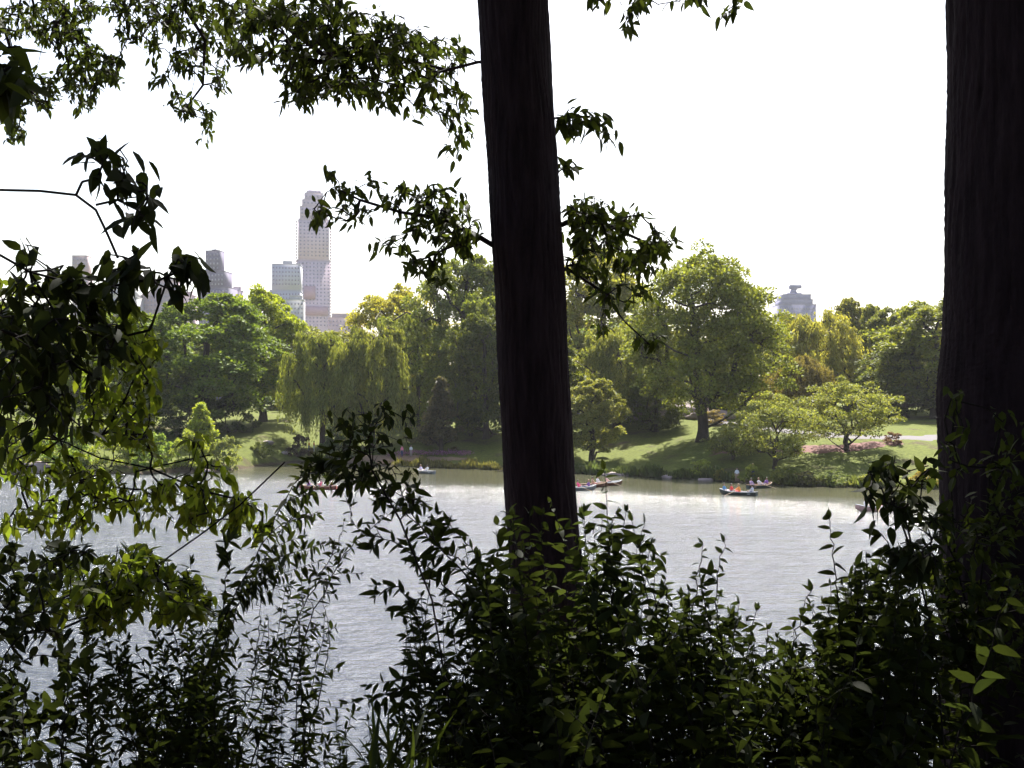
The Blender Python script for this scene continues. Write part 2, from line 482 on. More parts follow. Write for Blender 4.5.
# ------------------------------------------------------------------ far trees
def make_tree(name, H, R, base, kind, seed, nclump, nleaf, lsize, squash=0.62):
    """prototype of a far tree, H tall, crown radius R, crown starting at base*H"""
    global rng
    keep = rng; rng = np.random.default_rng(seed)
    root = bpy.data.objects.new(name, None); C.objects.link(root)
    T = []; rad = []
    ph = rng.uniform(0, 6.28, 6)
    for i in range(nclump):
        t = rng.uniform(0, 1) ** 0.85
        if kind == 'spread':
            pr = (1 - (abs(t - 0.45) / 0.62) ** 2.2)
        elif kind == 'cone':
            pr = (1 - t) ** 0.8 * 0.95 + 0.06
        elif kind == 'shrub':
            pr = math.sqrt(max(0, 1 - (t * 0.97) ** 2.4))
        else:
            pr = math.sqrt(max(0.0, 1 - ((t - 0.38) / 0.63) ** 2.4)) if t > 0.38 else 0.66 + 0.34 * math.sin(t / 0.38 * PI / 2)
        a = rng.uniform(0, 2 * PI)
        if math.sin(2.6 * a + ph[4] + 9 * t) * math.sin(11 * t + ph[5] + 1.7 * math.cos(a)) > (.45 if kind in ('round', 'spread') else .8): continue
        lump = 1 + 0.16 * math.sin(3 * a + ph[0] + 4 * t) + 0.13 * math.sin(5 * a + ph[1] - 7 * t) + 0.10 * math.sin(2 * a + ph[2] + 9 * t)
        rr = R * pr * lump * (0.35 + 0.65 * rng.uniform(0, 1) ** 0.45) * rng.uniform(0.86, 1.04)
        z = base * H + t * (H * (1 - base)) * (0.97 + 0.06 * math.sin(2 * a + ph[3])) - 0.04 * H
        z += H * rng.normal(0, .05 if kind == 'spread' else .02); rr += R * rng.normal(0, .09 if kind == 'spread' else .04)
        T.append((rr * math.cos(a), rr * math.sin(a), z)); rad.append(R * rng.uniform(0.09, 0.20) * (0.75 if t > 0.85 else 1))
    T = np.array(T); rad = np.array(rad)
    lv = Leaves(T_THIN if kind == 'willow' else T_QUAD)
    for c, r in zip(T, rad):
        k = int(nleaf * rng.uniform(0.6, 1.3))
        if kind == 'willow':
            ns = max(4, k // 12)
            for s_ in range(ns):
                o = c + rng.normal(0, r * 0.55, 3) * np.array([1, 1, 0.5])
                ln = rng.uniform(0.8, 2.6) * r * 1.3
                out = nrm(np.array([o[0], o[1], 0.0])) * 0.15
                q = np.linspace(0, 1, 12)[:, None]
                P = o + out * ln * q + np.array([0, 0, -1.0]) * ln * q ** 1.3 + rng.normal(0, 0.06, (12, 3))
                P[:, 2] = np.maximum(P[:, 2], 0.8)
                lv.add(P, rv(12, 0.35) + np.array([out[0], out[1], -1]), rv(12), np.full(12, lsize) * rng.uniform(0.8, 1.3, 12))
        else:
            d = nrm(rv(k)); d[:, 2] = np.abs(d[:, 2]) * 1.0 - 0.15 * rng.uniform(0, 1, k)
            sq = 0.6 if kind == 'spread' else 0.85
            P = c + d * r * rng.uniform(0.35, 1.08, (k, 1)) ** 0.5 * np.array([1.1, 1.1, sq * 1.2])
            P = P[P[:, 2] > 0.15]
            k = len(P)
            D = nrm(P - c) * 0.7 + rv(k, 0.7)
            lv.add(P, D, nrm(P - c) * 0.5 + np.array([0, 0, 0.7]) + rv(k, 0.45), lsize * rng.uniform(0.6, 1.35, k))
    if kind == 'shrub':
        seeds = [[(rng.normal(0, .1 * R), rng.normal(0, .1 * R), -0.3), (rng.normal(0, .2 * R), rng.normal(0, .2 * R), base * H + 0.2 * H)] for _ in range(4)]
        tr = 0.02 * H
    else:
        lean = rng.normal(0, 0.02 * H, 2)
        hh = (0.34 if kind == 'spread' else 0.72 if kind != 'cone' else 0.9) * H
        n_ = 9
        seeds = [[(lean[0] * (i / n_) ** 1.3 + rng.normal(0, .006 * H), lean[1] * (i / n_) ** 1.3 + rng.normal(0, .006 * H), -0.4 + (hh + .4) * i / n_) for i in range(n_ + 1)]]
        tr = 0.0045 * H
    sel = T[rng.permutation(len(T))[:90]]
    A, par, Rr, _ = grow(seeds, list(sel), tr if kind != 'shrub' else 0.006 * H, 0.40, 0.10, 0.35, 0.10)
    if kind not in ('shrub',):
        # flare the bole
        z = A[:, 2]; on = np.arange(len(A)) < len(seeds[0])
        target = H * (0.030 if kind != 'spread' else 0.036)
        Rr = np.where(on, np.maximum(Rr, target * np.interp(z, [-0.4, 0.05 * H, 0.3 * H, 0.9 * H], [1.5, 1.0, 0.8, 0.22])), Rr)
    tb = Tubes()
    if kind != 'shrub':
        m0 = len(seeds[0]); tb.add(spline(A[:m0], 30), np.interp(np.linspace(0, 1, 30), np.linspace(0, 1, m0), Rr[:m0]), 9)
        for i in range(m0, len(A)):
            p = par[i]; r0 = min(Rr[p], Rr[i] * 1.35)
            tb.add([A[p], (A[p] + A[i]) / 2, A[i]], [r0, (r0 + Rr[i]) / 2, Rr[i]], 5)
    else:
        grow_tubes(tb, A, par, Rr, 4)
    obj('trunk' if kind != 'shrub' else 'stems', tb.mesh('trunk', M_BARKF), root)
    obj('crown' if kind != 'shrub' else 'foliage', lv.mesh('crown', M_FAR, smooth=False), root)
    rng = keep
    root['H'] = H; root['R'] = R
    return root
PR = {}
PR['a'] = make_tree('broadleaf_tree', 20, 8.2, 0.16, 'round', 1, 380, 130, 0.42)
PR['b'] = make_tree('broadleaf_tree', 20, 7.2, 0.20, 'round', 2, 330, 125, 0.42)
PR['c'] = make_tree('broadleaf_tree', 20, 6.2, 0.18, 'round', 3, 290, 120, 0.42)
PR['d'] = make_tree('broadleaf_tree', 20, 8.0, 0.07, 'round', 4, 370, 125, 0.42)
PR['e'] = make_tree('broadleaf_tree', 26, 10.8, 0.20, 'round', 23, 560, 140, 0.42)
PR['w'] = make_tree('willow_tree', 16, 7.0, 0.30, 'willow', 5, 165, 270, 0.46)
PR['v'] = make_tree('willow_tree', 16, 6.2, 0.30, 'willow', 6, 170, 270, 0.46)
PR['s'] = make_tree('spreading_tree', 8, 5.6, 0.22, 'spread', 7, 190, 110, 0.23)
PR['t'] = make_tree('spreading_tree', 8, 5.8, 0.22, 'spread', 8, 200, 110, 0.23)
PR['k'] = make_tree('young_tree', 8, 2.4, 0.10, 'cone', 9, 130, 90, 0.28)
PR['n'] = make_tree('narrow_tree', 20, 5.0, 0.10, 'cone', 10, 170, 110, 0.46)
PR['h'] = make_tree('shrub', 3, 2.3, 0.02, 'shrub', 12, 60, 110, 0.20)
PR['i'] = make_tree('shrub', 3, 2.5, 0.02, 'shrub', 13, 55, 110, 0.20)
used = set()
def plant(kind, p, h, w, col, label, cat='tree', group=None, rz=None):
    pr = PR[kind]
    if kind not in used: o = pr; used.add(kind)
    else: o = copy_tree(pr)
    o.location = (p[0], p[1], float(height(p[0], p[1])) - 0.05)
    o.rotation_euler = (0, 0, random.uniform(0, 6.28) if rz is None else rz)
    s = w / (2 * pr['R']); o.scale = (s, s, h / pr['H'])
    tag(o, label, cat, group)
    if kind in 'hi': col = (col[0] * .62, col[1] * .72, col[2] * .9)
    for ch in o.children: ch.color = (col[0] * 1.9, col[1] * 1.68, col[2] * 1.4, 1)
    return o
def tree_at(kind, px, d, top, wpx, col, label, **kw):
    """px, depth d, top edge and crown width measured in the photo"""
    p = at(px, 400, d)
    z0 = float(height(p[0], p[1])); zt = at(px, top, d)[2]
    return plant(kind, p, (zt - z0), wpx * d / F, col, label, **kw)
G_DARK, G_MID, G_YEL, G_OLV, G_PALE = (.040, .070, .022), (.060, .095, .026), (.115, .150, .028), (.100, .125, .040), (.120, .150, .055)
G_BR = (.10, .155, .030)
tree_at('a', 205, 186, 297, 142, (.055, .095, .024), 'big dome-shaped green tree left of the yellow-green tree')
tree_at('b', 262, 204, 288, 92, (.105, .15, .024), 'yellow-green tree below the pale blue-grey block and tower')
tree_at('w', 322, 184, 326, 84, (.088, .122, .042), 'yellow-green willow drooping to the ground just right of the lawn')
tree_at('v', 372, 180, 318, 80, (.092, .122, .044), 'taller pale willow behind the dark broad-leaved twig tips')
tree_at('d', 394, 222, 287, 96, (.145, .165, .045), 'light yellow-green tree rising just right of the tower')
tree_at('a', 462, 196, 258, 112, (.070, .100, .030), 'tall dark tree with forked trunk just left of the big near trunk')
tree_at('d', 418, 205, 318, 66, (.055, .085, .026), 'dark tree between the willow and the purple-leaved tree')
tree_at('k', 441, 172, 374, 44, (.045, .050, .038), 'small purple-brown leaved tree on the far lawn')
tree_at('b', 603, 224, 246, 104, (.120, .145, .040), 'tall pale green tree half hidden by the hanging spray')
tree_at('v', 618, 186, 322, 96, (.105, .135, .048), 'soft pale willow left of the large round tree')
tree_at('c', 592, gpt(590, 461)[1], 378, 60, (.100, .125, .046), 'small tree with leaning dark trunk beside the near trunk')
tree_at('e', 702, gpt(695, 442)[1],  253, 150, (.080, .110, .030), 'largest round tree with thick dark trunk on the lawn', rz=1.1)
tree_at('v', 812, 212, 306, 104, (.150, .175, .062), 'pale feathery tree below the domed building')
tree_at('c', 850, 226, 297, 50, (.085, .105, .040), 'slender ragged tree right of the pale feathery tree')
tree_at('c', 872, 222, 304, 44, (.080, .105, .036), 'slender tree between the ragged one and the dark tree by the right trunk')
tree_at('c', 893, 215, 306, 66, (.070, .095, .034), 'dark green tree left of the large right trunk')
tree_at('b', 935, 192, 300, 110, (.085, .115, .030), 'tall tree partly hidden by the large right trunk')
tree_at('s', 775, gpt(775, 469)[1], 394, 88, (.095, .125, .05), 'spreading light tree with dark trunk above the two boats')
tree_at('t', 846, gpt(843, 451)[1], 380, 106, (.090, .118, .045), 'wide flat-topped tree standing in the red mulch')
tree_at('s', 733, 145, 424, 56, (.085, .11, .045), 'small layered tree right of the large trunk on the shore')
tree_at('v', 800, 178, 352, 64, (.090, .092, .050), 'brownish olive tree behind the spreading trees')
tree_at('d', 652, 212, 330, 76, (.055, .080, .028), 'dark tree shading the rock behind the lawn')
tree_at('k', 201, 158, 400, 42, (.135, .190, .035), 'small bright conical tree on the left point')
tree_at('d', 128, 192, 305, 110, (.070, .110, .028), 'green tree behind the near leaves below the white building')
tree_at('b', 60, 176, 318, 100, (.085, .120, .030), 'bright green tree behind the left branch')
tree_at('a', -12, 182, 300, 120, (.050, .080, .024), 'dark tree at the left edge of the view')
G2 = 'trees closing the view behind the first row'
for i, (px, d, top, w, k) in enumerate([(20, 250, 330, 110, 'd'), (105, 262, 322, 100, 'a'), (180, 255, 330, 110, 'c'), (232, 248, 335, 100, 'b'), (300, 262, 326, 110, 'd'), (345, 255, 332, 95, 'c'),
        (430, 262, 318, 110, 'b'), (500, 245, 300, 100, 'd'), (545, 262, 300, 110, 'a'), (640, 262, 315, 120, 'b'), (700, 250, 330, 110, 'c'), (765, 262, 325, 110, 'd'),
        (830, 250, 325, 105, 'b'), (880, 265, 318, 100, 'a'), (985, 250, 300, 120, 'd')]):
    names = ['far left edge', 'white building', 'pink stepped building', 'grey-blue stepped tower', 'tall pink tower', 'willow', 'dark forked tree', 'left side of the near trunk', 'near trunk',
             'pale willow', 'largest round tree', 'right flank of the round tree', 'domed building', 'slender ragged tree', 'large right trunk']
    tree_at(k, px, d, top, w, (.062 + .03 * random.random(), .088 + .03 * random.random(), .03), 'back-row tree in line with the ' + names[i], group=G2)
tree_at('d', 656, 178, 366, 58, (.05, .072, .026), 'low dark tree left of the big trunk on the lawn')
tree_at('d', 905, 196, 338, 96, (.045, .065, .026), 'dark low tree beside the right trunk beyond the path')
tree_at('d', 486, 182, 306, 84, (.045, .065, .022), 'dark low-crowned tree tucked against the left side of the near trunk')
tree_at('b', 640, 196, 318, 70, (.055, .075, .028), 'dark slim tree between the pale willow and the largest round tree')
tree_at('c', 548, 168, 330, 80, (.05, .07, .024), 'tree directly behind the near trunk on the far bank')
tree_at('d', 745, 196, 318, 80, (.055, .08, .028), 'dark tree filling the gap right of the largest round tree')
# low dark understorey behind the lawns
under = [(150, 232, 'left end'), (290, 235, 'lawn behind the yellow-green tree'), (385, 228, 'gap right of the willow'), (440, 226, 'purple-brown tree'), (487, 224, 'left side of the near trunk'), (575, 226, 'right side of the near trunk'),
         (625, 230, 'lawn left of the rock'), (735, 214, 'pink rock slope'), (790, 222, 'brownish tree'), (850, 216, 'flat-topped tree'), (905, 214, 'pink flowering shrub'), (985, 215, 'right trunk')]
under += [(150, 176, 'left point, left part'), (190, 180, 'small bright conical tree'), (228, 186, 'grey-green willow shrub'), (345, 190, 'two willows'), (470, 186, 'purple-brown tree, nearer one'), (610, 192, 'small tree beside the near trunk')]
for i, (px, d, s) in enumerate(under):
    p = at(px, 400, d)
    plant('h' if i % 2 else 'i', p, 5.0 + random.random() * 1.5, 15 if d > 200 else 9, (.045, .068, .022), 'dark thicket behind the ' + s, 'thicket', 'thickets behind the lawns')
# off-frame trees on both sides
for i, (px, d, top, w, k) in enumerate([(-110, 185, 300, 130, 'b'), (-230, 190, 290, 150, 'd'), (1110, 180, 290, 130, 'c'), (1210, 190, 280, 150, 'a')]):
    tree_at(k, px, d, top, w, G_MID, 'tree past the %s edge of the view, %s' % ('left' if i < 2 else 'right', 'nearer one' if i % 2 == 0 else 'farther one'))

# shrubs on the left point, on the bank and by the path
def shrub_at(kind, px, py, hpx, wpx, col, label, group=None, d=None):
    p = gpt(px, py) if d is None else at(px, py, d)
    plant(kind, p, hpx * p[1] / F, wpx * p[1] / F, col, label, 'shrub', group)
GS = 'shrubs on the left point'
for i, (px, py, h, w, s) in enumerate([(225, 472, 34, 36, 'grey-green willow shrub at the tip of the left point'), (188, 469, 36, 44, 'bright shrub in the middle of the left point'),
        (152, 468, 34, 50, 'bright shrub beside the hanging leaves on the left point'), (112, 467, 36, 50, 'shrub behind the low branch on the left point'), (70, 466, 34, 50, 'shrub behind the rock on the left point'),
        (22, 465, 34, 60, 'shrub at the left edge of the far shore')]):
    shrub_at('i' if i % 2 else 'h', px, py, h, w, (.16, .19, .075) if i == 0 else (.155 + .03 * (i % 2), .225, .05), s, GS)
GB = 'shrubs along the far bank'
bank = [(262, 457, 14, 26, G_OLV, 'low shrub at the left end of the lawn bank'), (300, 457, 22, 22, (.06, .045, .04), 'dark reddish shrub by the hanging willow'), (335, 462, 24, 36, G_DARK, 'dark shrub under the willow'),
        (702, 476, 16, 26, (.22, .26, .085), 'bright rounded shrub on the shore below the large trunk'), (722, 480, 11, 16, (.17, .17, .06), 'small yellowish shrub right of the bright rounded one'),
        (752, 483, 18, 20, (.11, .14, .04), 'green shrub beside the person in white'), (782, 484, 16, 30, (.13, .15, .05), 'shrub behind the farther boat group'),
        (806, 486, 15, 26, (.065, .07, .045), 'dark grey-green shrub right of the boats'), (835, 486, 14, 30, (.09, .12, .045), 'low shrub on the bank below the mulch'), (870, 487, 12, 34, (.17, .19, .05), 'low yellow-green shrub near the right trunk'),
        (925, 487, 16, 24, (.22, .18, .05), 'yellowish shrub at the foot of the right trunk'), (893, 444, 12, 20, (.12, .07, .06), 'pink flowering shrub beside the far path'),
        (748, 434, 16, 44, (.13, .15, .05), 'light shrub right of the large trunk on the slope'), (712, 424, 14, 30, (.16, .13, .06), 'orange-tinted shrub beside the large trunk'),
        (728, 410, 22, 40, (.10, .10, .06), 'greyish bush on top of the rock slope'), (430, 444, 20, 40, (.075, .075, .045), 'grey-brown bush behind the small purple-brown tree'), (365, 452, 24, 30, G_DARK, 'dark bush right of the willow trunk')]
for i, (px, py, h, w, c, s) in enumerate(bank):
    shrub_at('h' if i % 2 else 'i', px, py, h, w, c, s, GB)

# reeds: uncountable
def reeds(name, span, n, hgt, col, kind='stuff'):
    px = rng.uniform(span[0], span[1], n)
    x = (px - 512) / F * 140
    x = np.interp(px, span[:2], [gpt(span[0], span[2])[0], gpt(span[1], span[3])[0]]) + rng.normal(0, .4, n)
    clump = 0.5 + 0.5 * np.sin(x * 1.3) * np.sin(x * 0.47 + 2)
    y = far_shore(x) + rng.uniform(-0.3, 1.3, n)
    z = height(x, y)
    P = np.stack([x, y, np.maximum(z, -0.1)], -1)
    v, f = leaves(P, rv(n, .28) + np.array([0, 0, 1.0]), rv(n), hgt * rng.uniform(.5, 1.2, n) * (0.45 + clump), T_THIN)
    mm = leaf_mat(name + '_leaf', col, 0.35, 0.2, 0.6, (1.1, 1.2, .6), 0.3, 0.5)
    return tag(obj(name, raw_mesh(name, v, f, mm)), 'reeds and tall grass growing at the water edge ' + ('left of the near trunk' if span[0] < 500 else 'below the lawn right of the near trunk' if span[0] < 700 else 'near the right trunk'), 'reeds', kind=kind)
reeds('reeds', (395, 500, 467, 470), 1500, 1.0, (.16, .15, .055))
reeds('reeds', (560, 730, 474, 481), 2000, 1.1, (.10, .125, .05))
reeds('reeds', (760, 945, 484, 488), 2000, 0.8, (.13, .15, .05))
# flower border
n_ = 1500
pa, pb = gpt(388, 458), gpt(470, 456)
u = rng.uniform(0, 1, n_)
P = pa[None] * (1 - u[:, None]) + pb[None] * u[:, None] + rng.normal(0, .45, (n_, 3))
P[:, 2] = height(P[:, 0], P[:, 1]) + rng.uniform(0.2, .75, n_)
v, f = leaves(P, rv(n_), rv(n_), np.full(n_, .16), T_QUAD)
tag(obj('flowers', raw_mesh('flowers', v, f, leaf_mat('purple_petals', (.30, .12, .26), .3, .2, .6, (1, 1, 1), .4, .3))), 'purple and pink flowers along the far bank left of the near trunk', 'flowers', kind='stuff')

# rocks
def rock(p, sx, sy, sz, seed, label, rz=0.0, group=None):
    r_ = np.random.default_rng(seed)
    nu, nv = 22, 12
    V = []; ph = r_.uniform(0, 6.28, 8)
    for j in range(nv + 1):
        for i in range(nu):
            a = i / nu * 2 * PI; b_ = j / nv * PI
            d = np.array([math.cos(a) * math.sin(b_), math.sin(a) * math.sin(b_), math.cos(b_)])
            k = 1 + .13 * math.sin(3 * d[0] * 2 + ph[0]) + .11 * math.sin(5 * d[1] + ph[1] + 2 * d[2]) + .07 * math.sin(9 * d[0] + 7 * d[2] + ph[2]) + .03 * r_.normal()
            q = np.sign(d) * np.abs(d) ** 0.75 * k
            V.append(q * (sx, sy, sz))
    Fc = [[j * nu + i, (j + 1) * nu + i, (j + 1) * nu + (i + 1) % nu, j * nu + (i + 1) % nu] for j in range(nv) for i in range(nu)]
    o = obj('rock', raw_mesh('rock', V, Fc, M_ROCK), None, (p[0], p[1], float(height(p[0], p[1])) + sz * 0.1), (0, 0, rz))
    return tag(o, label, 'rock', group)
rock(gpt(666, 417), 7.0, 2.6, 2.6, 1, 'broad pink rock outcrop behind the lawn left of the large trunk')
rock(gpt(716, 417), 4.6, 3.0, 0.9, 2, 'sloping pink rock right of the large trunk', 0.3)
rock(gpt(637, 421), 2.2, 1.3, 0.55, 9, 'low rock in shade left of the pink outcrop', 0.3)
rock(at(36, 400, 151), 2.4, 1.3, .9, 3, 'pinkish boulder at the water by the left edge')
for i, (px, py, s, t) in enumerate([(612, 475, .8, 'red-brown shore boulder just behind the rowboat by the trunk'), (627, 476, .45, 'small pale stone on the shore right of the red-brown boulder'), (667, 479, .6, 'flat stone at the water below the reeds'),
        (706, 481, .7, 'flat stone under the bright rounded shrub'), (268, 460, .7, 'stone at the lawn bank left end'), (285, 461, .6, 'stone on the lawn bank near the willow'), (206, 474, .7, 'stone at the foot of the left point shrubs'),
        (238, 473, .5, 'pale stone at the tip of the left point')]):
    rock(at(px, py, float(far_shore((px - 512) / F * 140)) if px > 300 else (178 if px > 245 else 151)), s * 1.5, s, s * .5, 20 + i, t, i, 'stones along the far shore')

# ------------------------------------------------------------------ buildings
def facade(name, base, line, glass_ish=False):
    m, n, b = mat(name)
    tc = N(n, 'ShaderNodeTexCoord')
    mp = N(n, 'ShaderNodeMapping'); mp.inputs['Scale'].default_value = (0.35, 0.35, 0.9)
    n.links.new(tc.outputs['Object'], mp.inputs[0])
    br = noise(n, 1.0, 5, mp.outputs[0], 0.7)
    r = ramp(n, br.outputs[0], [(0.3, line), (0.6, base)])
    n.links.new(r.outputs[0], b.inputs['Base Color'])
    b.inputs['Roughness'].default_value = 0.4 if glass_ish else 0.85
    return m
m, n, b = mat('dark_window_glass')
b.inputs['Base Color'].default_value = (0.26, 0.235, 0.31, 1); b.inputs['Roughness'].default_value = 0.3
M_WIN = m
M_PINK = facade('pink_brick', (.54, .43, .50), (.46, .36, .43))
M_TAN = facade('tan_brick', (.38, .29, .30), (.31, .23, .24))
M_BLU = facade('blue_grey_panels', (.46, .45, .52), (.41, .40, .48))
M_WHT = facade('white_brick', (.45, .43, .43), (.36, .34, .34))
M_SLT = facade('slate_brick', (.15, .13, .20), (.11, .095, .145))
M_LAV = facade('lavender_stone', (.22, .21, .34), (.17, .16, .26))
M_RED = facade('red_netting', (.40, .26, .31), (.32, .20, .25))
WM = {}
def win_mesh(w, h):
    k = (round(w, 2), round(h, 2))
    if k not in WM:
        q = MB(); q.box((0, 0, 0), (w, .4, h)); WM[k] = raw_mesh('window', np.concatenate(q.v), q.f, M_WIN)
    return WM[k]
def building(name, label, px0, px1, d, mats, tiers, grid, rz=0.0, group='city buildings beyond the park'):
    """tiers: (half width fraction, top px, extra depth fraction); grid: windows per tier (cols, row spacing)"""
    c = at((px0 + px1) / 2, 400, d)
    w = (px1 - px0) * d / F
    z0 = float(height(c[0], c[1]))
    e = empty(name, (c[0], c[1], z0), label, 'building', group, rz)
    zb = 0.0; wins = []
    for i, (fr, top, off) in enumerate(tiers):
        zt = at(0, top, d)[2] - z0
        q = MB(); W = w * fr; D = min(W * 0.9, w * 0.8)
        ox = off * w
        q.box((ox, 0, (zb + zt) / 2), (W, D, zt - zb))
        # corner piers and a cornice give the wall relief
        q.box((ox, 0, zt + .4), (W * 1.02, D * 1.02, .8))
        q.build('wall', mats[i % len(mats)], e)
        cols, rs = grid
        nc = max(2, int(cols * fr)); vis = max(zb, at(0, 330, d)[2] - z0)
        nr = int((zt - vis - 2) / rs)
        for r_ in range(nr):
            for k in range(nc):
                wins.append((ox - W / 2 + W * (k + .5) / nc, -D / 2 - .05, zt - rs * (r_ + .8), W / nc * .40, rs * .42))
        zb = zt
    for k, (x, y, z, ww, hh) in enumerate(wins[:100]):
        obj('window', win_mesh(ww, hh), e, (x, y, z))
    if len(wins) > 100:
        q = MB()
        for (x, y, z, ww, hh) in wins[100:]: q.box((x, y, z), (ww, .4, hh))
        q.build('windows', M_WIN, e)['kind'] = 'stuff'
    return e, w, z0, zb
t, w, z0, zt = building('skyscraper', 'tall slender pink tower with stepped crown and red netting', 297, 329, 1100, [M_PINK], [(1.0, 262, 0), (.93, 222, 0), (.84, 209, 0), (.70, 202, .0), (.56, 195, .0)], (9, 3.6), 0.22)
q = MB()
q.box((0, 0, zt + 2.0), (13, 13, 4), 0, .8)
for k in range(4): q.box((-6 + 4 * k, -6, zt + 1.6), (2.2, 1.5, 3))
q.build('roof_finial', M_PINK, t)
q = MB(); q.box((-4, -w * .4 - 1.6, at(0, 294, 1100)[2] - z0), (11, .6, 13)); q.build('netting', M_RED, t)
q = MB(); q.box((3, -w * .4 - 1.6, at(0, 312, 1100)[2] - z0), (22, .6, 9)); q.build('netting', M_RED, t)
q = MB()
for k in range(34):
    zz = at(0, 322 - k * 3.0, 1100)[2] - z0
    q.box((w * .5 + .6, -w * .15, zz), (1.3, 8, 1.2)); q.box((-w * .5 - .6, -w * .15, zz), (1.3, 8, 1.2))
q.build('balconies', M_PINK, t)
t, w, z0, zt = building('apartment_block', 'pale blue-grey slab block left of the tall pink tower', 271, 301, 950, [M_BLU, M_BLU], [(1.0, 292, 0), (.92, 266, .03)], (10, 3.5), 0.1)
q = MB(); q.box((w * .05, 0, zt + 2.5), (w * .3, w * .3, 3)); q.build('roof_house', M_WHT, t)
t, w, z0, zt = building('apartment_block', 'low white block below the blue-grey slab, beside the pink tower', 284, 304, 860, [M_WHT], [(1.0, 301, 0), (.6, 297, .1)], (6, 3.5), 0.1)
t, w, z0, zt = building('stepped_building', 'dark grey-blue stepped building with narrow upper tower and mast', 203, 233, 900, [M_SLT], [(1.0, 289, 0), (.78, 273, -.06), (.48, 252, -.12)], (9, 3.6), -.15)
q = MB(); q.tube([(-3, 0, zt), (-3, 0, zt + 4)], [.4, .15]); q.box((-3, 0, zt + 1), (4, 4, 2)); q.build('mast', M_SLT, t)
building('apartment_block', 'small reddish block at the right foot of the dark stepped building', 231, 243, 930, [M_PINK], [(1.0, 292, 0), (.6, 288, 0)], (4, 3.6), .1)
t, w, z0, zt = building('apartment_block', 'pinkish stepped block between the hanging leaves and the dark stepped building', 146, 178, 900, [M_TAN], [(1.0, 294, 0), (.72, 282, .12), (.4, 279, .16)], (10, 3.6), .12)
building('apartment_block', 'small tan block between the pinkish block and the dark stepped building', 176, 196, 960, [M_TAN], [(1.0, 297, 0), (.6, 293, 0)], (6, 3.6))
building('apartment_block', 'broad white block behind the hanging broad leaves', 103, 140, 880, [M_WHT], [(1.0, 299, 0), (.9, 291, 0), (.7, 284, -.05)], (10, 3.6))
building('apartment_block', 'slim pale pink block farthest left behind the leaves', 73, 89, 950, [M_TAN, M_TAN, M_TAN], [(1.0, 275, .08), (.9, 257, 0)], (5, 3.6))
building('apartment_block', 'low block peeking over the trees right of the pink tower', 330, 362, 1000, [M_TAN], [(1.0, 319, 0), (.7, 315, -.05)], (9, 3.6))
# domed building far right of the middle
d = 1150
t, w, z0, zt = building('domed_building', 'lavender stepped building with a rooftop T-shaped turret above the pale trees', 776, 812, d, [M_LAV], [(1.0, 306, 0), (.84, 301, 0), (.76, 296, 0)], (15, 5.0), .05)
s = d / F
q = MB()
q.box((-.5 * s, 0, zt + 1.6 * s), (17 * s, 12 * s, 2.2 * s), 0, .8); q.box((-.5 * s, 0, zt + 4.2 * s), (7 * s, 7 * s, 4 * s), 0, .6)
q.build('roof', M_LAV, t)
q = MB(); q.box((.5 * s, 0, zt + 6.8 * s), (5 * s, 5 * s, 1.6 * s), 0, 1.0); q.box((1.6 * s, 0, zt + 9.2 * s), (11.5 * s, 6 * s, 3.2 * s)); q.box((-2.8 * s, 0, zt + 7.4 * s), (3 * s, 4 * s, 1.0 * s)); q.build('turret', M_LAV, t)

# ------------------------------------------------------------------ people
SKIN = plain('skin', (.46, .27, .20), .55, .06)
HAIR = plain('dark_hair', (.035, .022, .016), .6, .2, 30)
HAIR2 = plain('fair_hair', (.30, .19, .09), .6, .2, 30)
CL = {}
def cloth(c):
    if c not in CL: CL[c] = plain('cloth', c, .85, .12, 9)
    return CL[c]
def skin_body(J, E, name):
    """continuous body from joints {name: (pos, radius)} and bones"""
    ks = list(J); me = bpy.data.meshes.new(name)
    me.from_pydata([J[k][0] for k in ks], [(ks.index(a), ks.index(b_)) for a, b_ in E], [])
    o = bpy.data.objects.new(name, me); C.objects.link(o)
    md = o.modifiers.new('s', 'SKIN')
    for i, k in enumerate(ks):
        r = J[k][1]; me.skin_vertices[0].data[i].radius = (r, r) if np.isscalar(r) else r
        me.skin_vertices[0].data[i].use_root = (k == 'pelvis')
    md.use_smooth_shade = True
    sb = o.modifiers.new('u', 'SUBSURF'); sb.levels = 1; sb.render_levels = 1
    bpy.context.view_layer.update()
    ev = o.evaluated_get(bpy.context.evaluated_depsgraph_get())
    m2 = bpy.data.meshes.new_from_object(ev)
    bpy.data.objects.remove(o); bpy.data.meshes.remove(me)
    return m2
